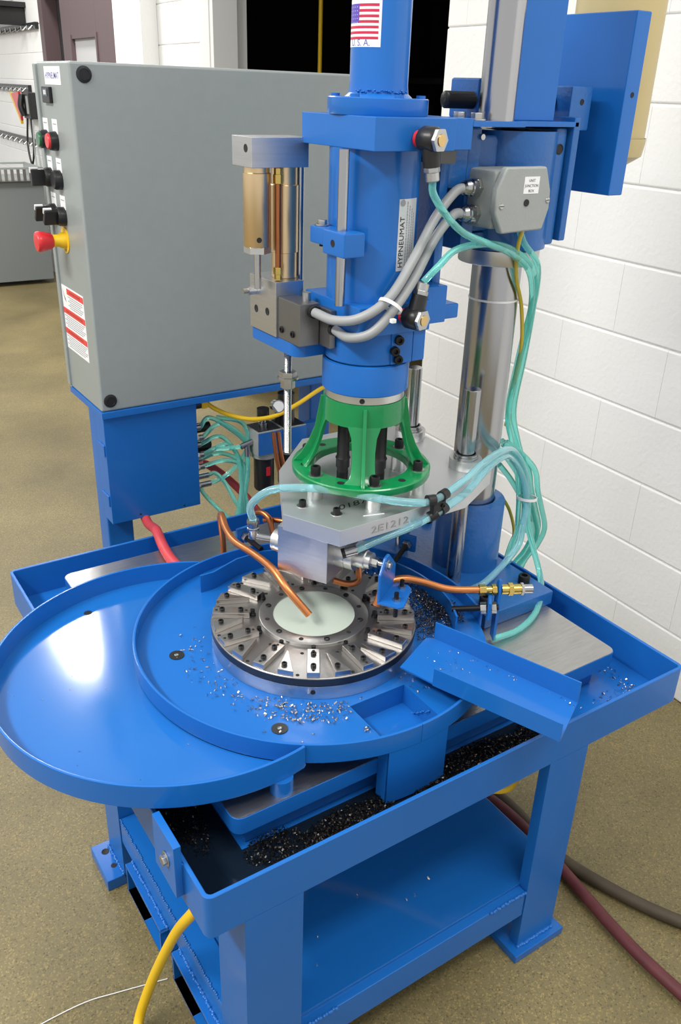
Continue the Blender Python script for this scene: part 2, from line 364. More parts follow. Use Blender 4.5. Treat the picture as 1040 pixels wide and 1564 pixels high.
# ================================================================== MACHINE TABLE
LX, LY, ZT, ZF = 1.060, 1.057, .608, .532
tb = thing('machine_table', (.53, .53, 0), 'blue welded steel machine table with a shallow square tray top', 'table')
t = .007
g = G().box(.004, .004, .5245, LX-.004, LY-.004, ZF); pan = g.build('tray_floor', BLUEG, tb, bevel=.002)
po = rounded(0, 0, LX, LY, .014, 6); pi_ = rounded(t, t, LX-t, LY-t, .008, 6); nn = len(po)
G().add([(x, y, z) for P_ in (po, pi_) for z in (.524, ZT) for x, y in P_],
        [f for i in range(nn) for k in [(i+1) % nn] for f in ((i, k, nn+k, nn+i), (2*nn+k, 2*nn+i, 3*nn+i, 3*nn+k), (nn+i, nn+k, 3*nn+k, 3*nn+i), (k, i, 2*nn+i, 2*nn+k))]).build('tray_rim', BLUE, tb, bevel=.0012, seg=1)
LEGS = [(.06, .0), (.695, .0), (.06, .60), (.695, .60)]
for x, y in LEGS:
    G().box(x, y, .02, x+.102, y+(.098 if x < .3 else .024), .524).build('leg', BLUE, tb, bevel=.001)
for x0, y0, x1, y1 in ((.675, -.018, .815, .118), (.675, .582, .815, .735)):
    G().box(x0, y0, 0, x1, y1, .02).build('foot_plate', BLUEG, tb, bevel=.002)
G().box(.02, .60, 0, .165, .715, .03).build('foot_plate', BLUEG, tb, bevel=.002)
G().box(.02, -.015, 0, .165, .115, .03).build('foot_plate', BLUEG, tb, bevel=.002)
hole(tb, (.045, .685, .03), (0, 0, 1), .008); hole(tb, (.048, .637, .03), (0, 0, 1), .006); hole(tb, (.806, .06, .02), (0, 0, 1), .008)
G().box(.162, .002, .115, .695, .05, .185).build('front_rail', BLUE, tb, bevel=.003)
G().box(.162, .65, .115, .695, .698, .185).build('back_rail', BLUE, tb, bevel=.003)
G().box(.062, .1, .13, .11, .60, .20).build('side_rail', BLUEG, tb, bevel=.004)
G().box(.747, .1, .115, .795, .60, .185).build('side_rail', BLUE, tb, bevel=.003)
sf = G().box(.11, .02, .186, .795, .66, .192).build('lower_shelf', mat('blue_shelf_gloss', (.009, .115, .40), .10, 0, .02, 8, .06, 4, coat=.8), tb, bevel=.0015)
for y0, y1 in ((.345, .535), (.105, .29)):       # fork-lift tubes under the side rail
    x0, x1, z0, z1, q = .045, .76, .055, .135, .006
    g = G().box(x0, y0, z0, x1, y1, z0+q).box(x0, y0, z1-q, x1, y1, z1).box(x0, y0, z0+q, x1, y0+q, z1-q).box(x0, y1-q, z0+q, x1, y1, z1-q)
    g.build('fork_tube', BLUEG, tb, bevel=.0015)
def bead(pts, name, par, r=.004, ma=BLUEG):       # weld bead: lumpy row
    g = G(); P = smooth(pts, 10)
    P2 = []
    for a, b in zip(P, P[1:]):
        n = max(1, int((b-a).length/.005)); P2 += [a.lerp(b, i/n) for i in range(n)]
    for q in P2: g.lathe([(1e-5, -r), (r*.8, -r*.5), (r, 0), (r*.8, r*.5), (1e-5, r)], q+Vector((random.uniform(-1, 1), random.uniform(-1, 1), random.uniform(-.6, .6)))*.0012, (0, 0, 1), 6)
    return g.build(name, ma, par)
bead([(.06, .345, .137), (.06, .535, .137)], 'weld_bead', tb); bead([(.06, .105, .137), (.06, .29, .137)], 'weld_bead', tb)
bead([(.063, .12, .20), (.063, .60, .20)], 'weld_bead', tb, .0025)
bead([(.697, -.002, .022), (.795, -.002, .022)], 'weld_bead', tb, .005, BLUE); bead([(.058, .603, .032), (.058, .7, .032)], 'weld_bead', tb, .004)
bead([(.60, .001, .186), (.695, .001, .186)], 'weld_bead', tb, .004, BLUE); bead([(.17, .001, .186), (.24, .001, .186)], 'weld_bead', tb, .004, BLUE)
# oily film on the tray floor, round the plate
g = G().box(.012, .012, ZF, .80, .115, ZF+.0012).box(.012, .115, ZF, .115, .70, ZF+.0012)
tag(g.build('oil_film', OILY), 'black oily film on the tray floor around the steel plate', 'oil', kind='stuff')
# steel base plate on its blue riser
bp = thing('base_plate', (.53, .53, ZF), 'ground steel base plate on a blue riser inside the tray', 'plate')
G().box(.125, .125, ZF+.0012, .94, .935, .585).build('riser', BLUE, bp, bevel=.003)
G().prism(rounded(.096, .099, .970, .960, .018), .585, .6165).build('plate_body', BLUE, bp)
G().prism(rounded(.097, .100, .969, .959, .018), .6165, .618).build('ground_top', STEEL, bp)

# ================================================================== DRIP PANS
DC = (.428, .409); RZ = .690; RR = .3465; BZ = .662
A = math.radians
bs = thing('round_coolant_pan', (DC[0], DC[1], .618), 'round blue coolant pan with a raised rim around the dial plate', 'coolant pan')
# floor with a square chip opening: built from a ring of strips
OX0, OX1, OY0, OY1 = .370, .489, .100, .192
def pan_floor(c, r, z0, z1, cut=None, n=96):
    bm = [(c[0]+r*math.cos(2*PI*i/n), c[1]+r*math.sin(2*PI*i/n)) for i in range(n)]
    g = G()
    if not cut: return g.prism(bm, z0, z1)
    x0, x1, y0 = cut
    def yb(x): return c[1]-math.sqrt(max(0, r*r-(x-c[0])**2))
    def yt(x): return c[1]+math.sqrt(max(0, r*r-(x-c[0])**2))
    def strip(a, b, lo, hi, k=40):
        xs = [a+(b-a)*(.5-.5*math.cos(PI*i/k)) for i in range(k+1)]
        lo_p = [(x, lo(x)) for x in xs]; hi_p = [(x, hi(x)) for x in reversed(xs)]
        P = []
        for q in lo_p+hi_p:
            if not P or (Vector(q)-Vector(P[-1])).length > 1e-4: P.append(q)
        if (Vector(P[0])-Vector(P[-1])).length < 1e-4: P.pop()
        g.prism(P, z0, z1)
    strip(c[0]-r, x0, yb, yt); strip(x1, c[0]+r, yb, yt); strip(x0, x1, lambda x: y0, yt, 12)
    return g
pan_floor(DC, RR-.004, .657, BZ, (OX0, OX1, OY1)).build('pan_floor', BLUEG, bs, smooth_a=20)
# rim: front part passes over the chip box, gap where the parts chute leaves
G().arc(DC, RR-.005, RR, .652, RZ, A(-42), A(290-360+360), 110) if False else None
G().arc(DC, RR-.0055, RR, .652, RZ, A(-24), A(270), 110).build('rim', BLUEG, bs, bevel=.0015)
G().arc(DC, RR-.0055, RR, .652, RZ, A(270), A(313), 24).build('rim', BLUEG, bs, bevel=.0015)
cb = G(); q = .004
def yf(x): return DC[1]-math.sqrt((RR-.001)**2-(x-DC[0])**2)
for xa in (OX0-q, OX1):
    pr = [(yf(xa)+.004, .54), (.0955, .54), (.0955, .6195), (OY1, .6195), (OY1, .6565), (yf(xa)+.004, .6565)]
    cb.add([(xa, y, z) for y, z in pr]+[(xa+q, y, z) for y, z in pr], [tuple(range(6)), tuple(range(6, 12))]+[(i, (i+1) % 6, 6+(i+1) % 6, 6+i) for i in range(6)])
pr = None; cb.box(OX0-q, .0955, .54, OX1+q, .0985, .6195).box(OX0-q, .0985, .6185, OX1+q, OY1+q, .6205).box(OX0-q, OY1, .6205, OX1+q, OY1+q, .6565)
xs = [OX0-q+(OX1-OX0+2*q)*i/10 for i in range(11)]
for a, b in zip(xs, xs[1:]): cb.add([(a, yf(a), .54), (b, yf(b), .54), (b, yf(b), .656), (a, yf(a), .656), (a, yf(a)+q, .54), (b, yf(b)+q, .54), (b, yf(b)+q, .656), (a, yf(a)+q, .656)],
    [(0, 1, 2, 3), (7, 6, 5, 4), (0, 4, 5, 1), (3, 2, 6, 7)])
cb.build('chip_box', BLUEG, bs)
bead([(OX1-.003, .115, .656), (OX1-.003, .185, .6)], 'weld_bead', bs, .002)
for x, y in ((.171, .484), (.235, .204)):
    b_ = G().lathe([(.014, 0), (.014, .0018), (.005, .0018), (.004, .001), (1e-5, .001)], (x, y, BZ), n=24).build('washer', DIALD, bs)
    screw(bs, (x, y, BZ+.001), r=.004, h=.002, name='button_screw', ma=ZINC)
for x, y in ((.24, .185), (.15, .50)):
    G().cyl((x, y, .618), (x, y, .657), .022).build('support_foot', BLUE, bs)
# drain pan to the left
BC = (.170, .453); BR = .341
def between(ang): return math.hypot(BC[0]+BR*math.cos(ang)-DC[0], BC[1]+BR*math.sin(ang)-DC[1]) > RR+.0005
angs = [a for a in range(0, 3600) if between(A(a/10))]
a0, a1 = min(angs)/10, max(angs)/10
bt = thing('crescent_drip_tray', (.0, .45, .60), 'shiny blue crescent drip tray bolted beside the round coolant pan', 'drip tray')
cr = [(BC[0]+(BR-.003)*math.cos(A(a0+(a1-a0)*i/80)), BC[1]+(BR-.003)*math.sin(A(a0+(a1-a0)*i/80))) for i in range(81)]
d0 = math.degrees(math.atan2(cr[0][1]-DC[1], cr[0][0]-DC[0])); d1 = math.degrees(math.atan2(cr[-1][1]-DC[1], cr[-1][0]-DC[0])) % 360
inner = [(DC[0]+(RR-.0015)*math.cos(A(d1+(d0-d1)*i/60)), DC[1]+(RR-.0015)*math.sin(A(d1+(d0-d1)*i/60))) for i in range(1, 60)]
G().prism(cr+inner, .646, .650).build('tray_floor', mat('blue_wet_gloss', (.009, .124, .425), .13, 0, .05, 22, .08, 4, coat=.5), bt, smooth_a=20)
G().arc(BC, BR-.0055, BR, .646, RZ, A(a0+.6), A(a1-.6), 120).build('rim', BLUEG, bt, bevel=.0015)
G().cyl((.192, .122, .618), (.192, .122, .646), .019).build('support_foot', BLUE, bt)
G().lathe([(.0085, 0), (.008, .0006), (1e-5, .0004)], (.081, .729, .650), n=24).build('drain_hole', HOLE, bt)
pb = thing('tray_bracket', (-.012, .115, .545), 'blue upright flat bracket bolted to the table edge under the drip tray', 'bracket')
G().box(-.014, .075, .545, -.002, .155, .646).build('bracket_bar', BLUE, pb, bevel=.001)
G().box(-.002, .075, .545, 0, .078, .608).build('bracket_edge', BLUE, pb)
bolt(pb, (-.014, .105, .60), (-1, 0, 0), .009, .007)
pb = thing('tray_bracket', (-.012, .5, .545), 'blue upright flat bracket bolted to the middle of the table edge', 'bracket')
G().box(-.014, .47, .545, -.002, .55, .646).build('bracket_bar', BLUE, pb, bevel=.001); bolt(pb, (-.014, .5, .60), (-1, 0, 0), .009, .007)

# ================================================================== DIAL
DZ = .708
dl = thing('index_dial', (DC[0], DC[1], BZ), 'round steel index dial plate carrying radial fixture bars', 'dial plate')
def R2(a, r): return (DC[0]+r*math.cos(a), DC[1]+r*math.sin(a))
G().lathe([(1e-5, BZ), (.197, BZ), (.198, BZ+.002), (.198, .690), (.19, .691), (1e-5, .691)], (*DC, 0), n=96).build('lower_disc', ALUB, dl)
G().lathe([(1e-5, .692), (.1965, .692), (.1985, .693), (.1985, DZ-.001), (.1975, DZ), (1e-5, DZ)], (*DC, 0), n=96).build('upper_disc', DIALM, dl)
G().lathe([(.1984, .692), (.1990, .6925), (.1990, .7060), (.1984, .7065)], (*DC, 0), n=96).build('dark_edge', DIALD, dl)
G().lathe([(.08, DZ), (.106, DZ), (.1065, DZ+.007), (.105, DZ+.008), (.080, DZ+.008), (.079, DZ+.004)], (*DC, 0), n=96).build('clamp_ring', DIALM, dl)
G().lathe([(1e-5, DZ+.001), (.0797, DZ+.001), (.0797, DZ+.006), (1e-5, DZ+.0062)], (*DC, 0), n=96).build('milky_window', UHMW, dl)
base_a = math.atan2(.274-.409, .344-.428)
for k in range(12):
    a = base_a+k*PI/6; ca, sa = math.cos(a), math.sin(a); u = Vector((ca, sa, 0)); s_ = Vector((-sa, ca, 0))
    c = Vector((*R2(a, .160), DZ+.0055))
    b_ = G().obox(c, u*.036, s_*.0115, (0, 0, .0055)).build('fixture_bar', BARM, dl, bevel=.0012)
    for d in (-.018, .018):
        p_ = c+u*d+Vector((0, 0, .0055)); screw(b_, p_, r=.0052, h=.005, name='bar_screw')
    for d in (-.029, .029): hole(b_, c+u*d+Vector((0, 0, .0055)), (0, 0, 1), .0025, 'dowel_hole')
    # locating pin and stop
    p_ = Vector((*R2(a, .1185), DZ)); pn = G().cyl(p_, p_+Vector((0, 0, .013)), .0042, n=12).lathe([(.0058, .0), (.0058, .004), (.0042, .005)], p_, n=12).build('stop_pin', BLACKO, dl)
    # triangular wedge between bars
    a2 = a+PI/12; u2 = Vector((math.cos(a2), math.sin(a2), 0)); s2 = Vector((-u2.y, u2.x, 0))
    o_ = Vector((*DC, 0)); pts = [o_+u2*.196+s2*.017, o_+u2*.196-s2*.014, o_+u2*.150-s2*.014+s2*.0, o_+u2*.134-s2*.012]
    pts = [o_+u2*.196+s2*.016, o_+u2*.196-s2*.013, o_+u2*.136-s2*.013, o_+u2*.140-s2*.009]
    w_ = G().prism([(p.x, p.y) for p in pts], DZ, DZ+.011).build('fixture_wedge', BARM, dl, bevel=.0008)
    screw(w_, o_+u2*.181-s2*.0045+Vector((0, 0, DZ+.011)), r=.0052, h=.005, name='wedge_screw')
    hole(dl, o_+u2*.189+s2*.022+Vector((0, 0, DZ)), (0, 0, 1), .003, 'tapped_hole'); hole(dl, o_+u2*.125+s2*.012+Vector((0, 0, DZ)), (0, 0, 1), .003, 'tapped_hole')
for k in range(6):
    a = base_a+.27+k*PI/3; screw(dl, (*R2(a, .0925), DZ+.0055), r=.0058, h=.0042, name='ring_screw')
    a += PI/6; hole(dl, (*R2(a, .0925), DZ+.008), (0, 0, 1), .0042, 'tapped_hole')
hole(dl, (*R2(base_a, .1985), .678), (math.cos(base_a), math.sin(base_a), 0), .004, 'edge_hole')

# ================================================================== PARTS CHUTE
ch = thing('parts_chute', (.59, .08, .66), 'blue bent-sheet parts chute sloping out from the dial over the table edge', 'chute')
fa, fb, ba, bb = Vector((.503, .130)), Vector((.588, -.092)), Vector((.592, .238)), Vector((.684, -.040)); z0 = .700; th_ = .003
def q3(p, z): return (p.x, p.y, z)
g = G(); tg = [Vector((.482, .199)), Vector((.580, .247))]
fl = [tg[0], fa, fb, bb, ba, tg[1]]; g.prism([(p.x, p.y) for p in fl], z0-th_, z0); g.build('chute_floor', BLUEG, ch)
def wallq(p, r, h0, h1, name, off):
    n = Vector((-(r-p).y, (r-p).x)).normalized()*off
    G().add([q3(p, z0-th_), q3(r, z0-th_), q3(r, z0+h1), q3(p, z0+h0), q3(p+n, z0-th_), q3(r+n, z0-th_), q3(r+n, z0+h1), q3(p+n, z0+h0)],
            [(0, 1, 2, 3), (7, 6, 5, 4), (0, 4, 5, 1), (1, 5, 6, 2), (2, 6, 7, 3), (3, 7, 4, 0)]).build(name, BLUEG, ch, bevel=.0008)
wallq(fa, fb, .034, .034, 'front_flange', -.003); wallq(ba, bb, .036, .042, 'back_flange', .003)
G().obox((.60, .16, .676), (.05, -.0, 0), (0, .004, 0), (0, 0, .02)).build('hanger_tab', BLUE, ch)

# ================================================================== COLUMN AND SADDLE
CX, CY = .912, .513
co = thing('support_column', (CX, CY, .618), 'polished steel machine column rising from a blue cylindrical pedestal', 'column')
G().box(.785, .298, .618, .985, .745, .652).build('base_flange', CAST, co, bevel=.003)
G().lathe([(.076, .652), (.076, .81), (.0745, .8125), (.054, .8135), (.0515, .8105), (.051, .652)], (CX, CY, 0), n=56).build('pedestal', CAST, co)
G().lathe([(1e-5, .66), (.050, .66), (.050, 1.36), (1e-5, 1.36)], (CX, CY, 0), n=56).build('polished_shaft', CHROME, co)
G().lathe([(.0502, 1.335), (.079, 1.335), (.080, 1.337), (.080, 1.363), (.0502, 1.363)], (CX, CY, 0), n=56).build('stop_collar', ALU, co)
for x, y in ((.952, .358), (.815, .335), (.952, .705)): screw(co, (x, y, .652), r=.0135, h=.019)
for x, y in ((.82, .447), (.82, .637)):
    pass
sd = thing('column_saddle', (CX, CY, 1.365), 'large blue cast saddle clamped round the top of the column', 'saddle')
# casting: side cheeks, back, round hub and top plate
G().lathe([(.0505, 1.366), (.088, 1.366), (.088, 1.575), (.0505, 1.575)], (CX, CY, 0), n=48).build('hub', CAST, sd)
G().box(.755, .452, 1.372, .785, .62, 1.582).build('cheek', CAST, sd, bevel=.006)
G().box(.955, .440, 1.372, .985, .62, 1.582).build('cheek', CAST, sd, bevel=.006)
G().box(.988, .43, 1.38, 1.005, .62, 1.60).build('gib_plate', CAST, sd, bevel=.003)
G().box(.78, .475, 1.372, .96, .60, 1.40).build('lower_web', CAST, sd, bevel=.006)
G().box(.78, .468, 1.40, .96, .50, 1.57).build('front_web', CAST, sd, bevel=.012)
G().box(.715, .430, 1.583, 1.0, .62, 1.592).box(.715, .400, 1.583, .835, .430, 1.592).build('top_plate', BLUEG, sd, bevel=.001)
hole(sd, (.967, .440, 1.545), (0, -1, 0), .0085, depth=.003)
for x, y in ((.735, .415), (.735, .46)): bolt(sd, (x, y, 1.592), (0, 0, 1), .011, .010)
G().cyl((.782, .456, 1.565), (.782, .447, 1.565), .005, n=10).build('grease_nipple', ZINC, sd)
# elevating shaft housing on top
el = thing('elevating_screw_housing', (.88, .5, 1.592), 'blue square housing with a bright chromed shaft standing on the saddle', 'housing')
G().box(.830, .447, 1.592, .950, .497, 2.0).build('square_housing', BLUE, el, bevel=.002)
for x, y, r in ((.807, .505, .016), (.832, .49, .015)): pass
G().cyl((.797, .436, 1.592), (.797, .436, 2.0), .0315, n=48).build('chromed_shaft', CHROME, el)
ad = thing('adjusting_screw', (.9, .54, 1.60), 'black threaded adjusting screw running through blue lugs beside the saddle', 'screw')
def threaded(p0, p1, r, pitch, name, ma, par, n=14):
    p0, p1 = Vector(p0), Vector(p1); L = (p1-p0).length; k = int(L/pitch); pr = [(1e-5, 0)]
    for i in range(k): pr += [(r*.86, i*pitch), (r, i*pitch+pitch*.5)]
    pr += [(r*.86, L), (1e-5, L)]
    return G().lathe(pr, p0, p1-p0, n).build(name, ma, par, smooth_a=60)
threaded((.742, .512, 1.622), (1.0979, .512, 1.622), .0145, .0032, 'threaded_rod', BLACKO, ad)
hole(ad, (.7418, .512, 1.622), (-1, 0, 0), .004)
G().box(.805, .498, 1.5921, .845, .575, 1.658).build('lug', CAST, ad, bevel=.004)
G().box(1.0055, .463, 1.575, 1.062, .56, 1.652).build('lug', CAST, ad, bevel=.004)
hole(ad, (1.035, .463, 1.625), (0, -1, 0), .005)
# belt guard and motor
bg = thing('belt_guard', (1.12, .6, 1.46), 'tall blue sheet-metal belt guard box behind the saddle', 'guard')
G().box(1.098, .418, 1.461, 1.138, .70, 1.778).build('guard_box', BLUEG, bg, bevel=.003)
hole(bg, (1.119, .418, 1.64), (0, -1, 0), .0045)
G().box(1.006, .60, 1.47, 1.098, .66, 1.60).build('mounting_arm', CAST, bg, bevel=.004)
mo = thing('electric_motor', (1.21, .58, 1.5), 'cream painted electric motor behind the blue belt guard', 'motor')
G().lathe([(1e-5, 1.505), (.06, 1.507), (.088, 1.525), (.092, 1.55), (.092, 1.56)], (1.2315, .575, 0), n=40).build('end_bell', CREAM, mo)
G().lathe([(.0885, 1.56), (.0885, 2.05), (1e-5, 2.05)], (1.2315, .575, 0), n=40).build('motor_shell', CREAM, mo)
G().lathe([(1e-5, 0), (.05, 0), (.05, .03), (1e-5, .03)], (1.139, .575, 1.9), (1, 0, 0), n=24).build('drive_flange', CREAM, mo)

# ================================================================== FEED UNIT
AX, AY = .578, .484
fu = thing('drill_feed_unit', (AX, AY, 1.13), 'tall blue pneumatic drill feed unit with cylinder body and square end blocks', 'drill unit')
def lz(prof, name, ma, n=64, par=fu): return G().lathe(prof, (AX, AY, 0), n=n).build(name, ma, par)
lz([(1e-5, 1.622), (.056, 1.622), (.049, 1.628), (.0475, 1.64), (.0475, 2.02), (1e-5, 2.02)], 'air_cylinder', BLUEG)
lz([(1e-5, 1.596), (.082, 1.596), (.0828, 1.5975), (.0828, 1.6205), (.081, 1.622), (1e-5, 1.622)], 'top_flange', BLUEG)
for k in range(6):
    a = 2*PI*k/6+.4; p_ = (AX+.07*math.cos(a), AY+.07*math.sin(a), 1.622); G().cyl(p_, (p_[0], p_[1], 1.6265), .0075, n=14).build('flange_screw', BLUEG, fu)
g = G()
for k in range(26):
    a = math.radians(190+k*4.2); r_ = .0013+.0012*random.random()
    g.lathe([(1e-5, -r_), (r_, 0), (1e-5, r_)], (AX+.0505*math.cos(a), AY+.0505*math.sin(a), 1.6285+random.random()*.004), n=6)
g.build('weld_bead', BLUEG, fu)
ub = G().box(.500, .378, 1.5475, .66, .595, 1.596).build('upper_block', BLUE, fu, bevel=.0015)
G().box(.66, .40, 1.5475, .715, .585, 1.596).build('upper_neck', BLUE, fu, bevel=.0015)
G().box(.6602, .42, 1.525, .70, .58, 1.5474).build('dark_key', DIALD, fu)
lz([(1e-5, 1.30), (.0775, 1.30), (.0775, 1.5475), (1e-5, 1.5475)], 'cylinder_body', BLUEG, 72)
lb = G().box(.500, .400, 1.250, .655, .575, 1.302).build('lower_block', BLUE, fu, bevel=.0015)
G().box(.655, .412, 1.256, .70, .575, 1.322).build('lower_neck', BLUE, fu, bevel=.0015)
G().box(.700, .42, 1.258, .738, .60, 1.285).build('lower_foot', BLUE, fu, bevel=.003)
# side bracket with a window that ties upper and lower blocks to the saddle
G().box(.69, .445, 1.27, .712, .60, 1.583).build('tie_plate', CAST, fu, bevel=.008)
G().box(.712, .45, 1.48, .757, .60, 1.583).build('tie_lug', CAST, fu, bevel=.008)
lz([(1e-5, 1.191), (.074, 1.191), (.0765, 1.194), (.0765, 1.2501), (1e-5, 1.2501)], 'nose_clamp', BLUE)
G().box(AX-.002, AY-.0795, 1.193, AX+.045, AY-.05, 1.25).build('clamp_ear', BLUE, fu, bevel=.002)
G().box(AX+.047, AY-.0775, 1.193, AX+.075, AY-.03, 1.25).build('clamp_ear', BLUE, fu, bevel=.002)
for x, z in ((AX+.012, 1.238), (AX+.004, 1.219), (AX+.012, 1.203)): screw(fu, (x, AY-.0795, z), (-.3, -1, 0), .0085, .010)
lz([(.0765, 1.191), (.0805, 1.189), (.081, 1.187), (.081, 1.136), (.079, 1.134), (.0752, 1.134)], 'spindle_collar', BLUE)
lz([(.0752, 1.134), (.0752, 1.119), (.06, 1.118)], 'aluminium_ring', ALU)
ca = math.radians(232); hole(fu, (AX+.0752*math.cos(ca), AY+.0752*math.sin(ca), 1.126), (math.cos(ca), math.sin(ca), 0), .0045)
hole(fu, (AX+.081*math.cos(-.55), AY+.081*math.sin(-.55), 1.178), (math.cos(-.55), math.sin(-.55), 0), .0045)
# guide rod with its blue clamp block
G().cyl((.484, .437, 1.302), (.484, .437, 1.5475), .0085, n=20).build('tie_rod', CHROME, fu)
G().box(.4995, .43, 1.30, .5, .444, 1.302).build('rod_seat', BLUE, fu)
G().box(.466, .403, 1.385, .508, .468, 1.424).build('trip_block', BLUE, fu, bevel=.003)
G().box(.470, .468, 1.396, .500, .515, 1.424).build('trip_arm', BLUE, fu, bevel=.003)
bolt(fu, (.485, .50, 1.424), (0, 0, 1), .009, .008); hole(fu, (.466, .436, 1.405), (-1, 0, 0), .0055)
screw(fu, (.485, .50, 1.396), (0, 0, -1), .004, .006)
# data plate wrapped on the body
def onbody(r, a_c, zc):
    return lambda u, v: (AX+r*math.cos(a_c+u/r), AY+r*math.sin(a_c+u/r), zc+v)
aL = math.radians(286)
f0 = onbody(.0779, aL, 1.415)
lab = quadpatch(f0, -.024, .024, -.058, .058, SILVL, 'data_plate', fu, 8, 1); lab['label'] = 'silver printed data plate'
fr = onbody(.0782, aL, 1.415)
text('HYPNEUMAT', .0142, lambda x, y: fr(-.011-y, -.053+x), INK, 'lettering', fu)
text('HYPNEUMAT', .0142, lambda x, y: fr(-.0106-y, -.0532+x), INK, 'lettering', fu)
G().lathe([(1e-5, 0), (.0055, .0002)], fr(-.0165, .052), (math.cos(aL-.2), math.sin(aL-.2), 0), 20).build('emblem', INKG, fu)
gi = G()
for row in range(4):
    uu = -.006+.0062*row; v_ = -.05+.004*row
    while v_ < .052-.006*row:
        L = .0022+.0025*random.random(); a_, b_ = v_, min(v_+L, .055)
        gi.add([fr(uu, a_), fr(uu+.0022, a_), fr(uu+.0022, b_), fr(uu, b_)], [(0, 1, 2, 3)]); v_ = b_+.0011
gi.build('small_print', INKG, fu)
# flag sticker on the air cylinder
def oncyl(r, a_c, zc): return lambda u, v: (AX+r*math.cos(a_c+u/r), AY+r*math.sin(a_c+u/r), zc+v)
aF = math.radians(190); ff = oncyl(.0478, aF, 1.728)
st = quadpatch(ff, -.037, .037, -.036, .046, PAPER, 'flag_sticker', fu, 12, 1); st['label'] = 'white sticker with a printed flag'
fs = oncyl(.0480, aF, 1.728)
for i in range(13):
    if i % 2 == 0:
        za = .0225-(i+1)*.0037; quadpatch(fs, -.033 if i > 6 else -.002, .033, za, za+.0037, FLAGR, 'stripe', st, 8, 1)
quadpatch(fs, -.033, -.002, .0225-7*.0037, .0225, FLAGB, 'canton', st, 6, 1)
fs2 = oncyl(.0482, aF, 1.728); gd = G()
for i in range(5):
    for j in range(5):
        u_, v_ = -.031+.006*i, .0207-7*.0037+.0052*j+.002
        gd.add([fs2(u_, v_), fs2(u_+.0012, v_), fs2(u_+.0012, v_+.0012), fs2(u_, v_+.0012)], [(0, 1, 2, 3)])
gd.build('stars', PAPER, st)
text('MADE IN', .0170, lambda x, y: fs(x, .028+y), INKB, 'lettering', fu, 'CENTER')
text('U. S. A.', .0135, lambda x, y: fs(x, -.0345+y), INKB, 'lettering', fu, 'CENTER')

# air fittings (banjo elbows) on the feed unit
def elbow(label, seat, d, down, hose_r=.006):
    # seat: point on the block; d: outward; down: direction of the hose barrel
    seat, d, down = Vector(seat), Vector(d).normalized(), Vector(down).normalized()
    e = thing('banjo_elbow', seat, label, 'air fitting')
    G().cyl(seat, seat+d*.005, .0125, n=20).build('red_seal', RED, e)
    G().hexa(seat+d*.005, seat+d*.012, .012).build('hex_base', ZINC, e)
    G().lathe([(1e-5, .010), (.0175, .010), (.0195, .014), (.0195, .036), (.017, .040), (1e-5, .040)], seat, d, 28).build('banjo_body', BLACK, e)
    G().hexa(seat+d*.040, seat+d*.047, .0185).build('hex_head', ZINC, e, bevel=.001)
    G().lathe([(1e-5, .0475), (.009, .0475), (.009, .0485), (1e-5, .0487)], seat, d, 20).build('adjuster', BRASS, e)
    c = seat+d*.026
    G().cyl(c, c+down*.040, .0155, .0140, n=24).build('barrel', BLACK, e)
    G().hexa(c+down*.040, c+down*.048, .0135).build('collar_nut', ZINC, e, bevel=.001)
    G().lathe([(.0115, .048), (.0115, .060), (.009, .062), (.0065, .062), (.0065, .05)], c, down, 20).build('push_ring', ZINC, e)
    return c+down*.062
E1 = elbow('black banjo air fitting on the upper block of the feed unit', (.582, .378, 1.566), (.25, -1, 0), (.12, -.05, -1))
E2 = elbow('black banjo air fitting on the lower block of the feed unit', (.592, .400, 1.282), (.25, -1, -.02), (.28, .05, 1))

# hydraulic check (brass cylinders)
hc = thing('hydraulic_check_unit', (.46, .62, 1.22), 'brass twin-cylinder hydraulic check unit between machined aluminium blocks', 'hydraulic unit')
br = thing('check_bracket', (.48, .58, 1.19), 'blue rounded bracket plate under the hydraulic check unit', 'bracket')
G().prism(rounded(.447, .52, .56, .70, .022), 1.192, 1.2165).build('bracket_plate', BLUE, br, bevel=.0015)
hole(br, (.47, .55, 1.2165), (0, 0, 1), .010)
G().box(.40, .590, 1.508, .512, .662, 1.556).build('top_block', ALUB, hc, bevel=.001)
hole(hc, (.40, .611, 1.538), (-1, 0, 0), .006)
G().lathe([(1e-5, 1.508), (.0225, 1.508), (.0225, 1.499), (.0245, 1.498), (.0245, 1.377), (.0235, 1.375), (1e-5, 1.375)], (.4265, .622, 0), n=40).build('damper_cylinder', BRONZE, hc)
G().hexa((.4265, .622, 1.375), (.4265, .622, 1.364), .0245).build('end_nut', ALU, hc)
G().cyl((.4265, .622, 1.364), (.4265, .622, 1.30), .0065, n=16).build('piston_rod', ZINC, hc)
hole(hc, (.418, .5990, 1.389), (-.35, -.94, 0), .0042)
G().lathe([(1e-5, 1.508), (.0235, 1.508), (.0235, 1.478), (.0255, 1.477), (.0255, 1.362), (.0235, 1.361), (.0235, 1.317), (1e-5, 1.317)], (.485, .628, 0), n=40).build('reservoir_cylinder', BRONZE, hc)
tx, ty = .455, .597
G().cyl((tx, ty, 1.318), (tx, ty, 1.508), .0055, n=14).build('copper_line', COPPERD, hc)
for z0, z1, z2 in ((1.318, 1.328, 1.341), (1.507, 1.497, 1.482)):
    G().hexa((tx, ty, z0), (tx, ty, z1), .0075).build('flare_nut', BRASSD, hc, bevel=.0006); G().hexa((tx, ty, z1), (tx, ty, z2), .009).build('flare_nut', BRASSD, hc, bevel=.0006)
G().cyl((.515, .622, 1.30), (.515, .622, 1.508), .0065, n=16).build('guide_rod', CHROME, hc)
G().box(.442, .583, 1.2168, .50, .683, 1.3165).build('lower_block', ALUB, hc, bevel=.001)
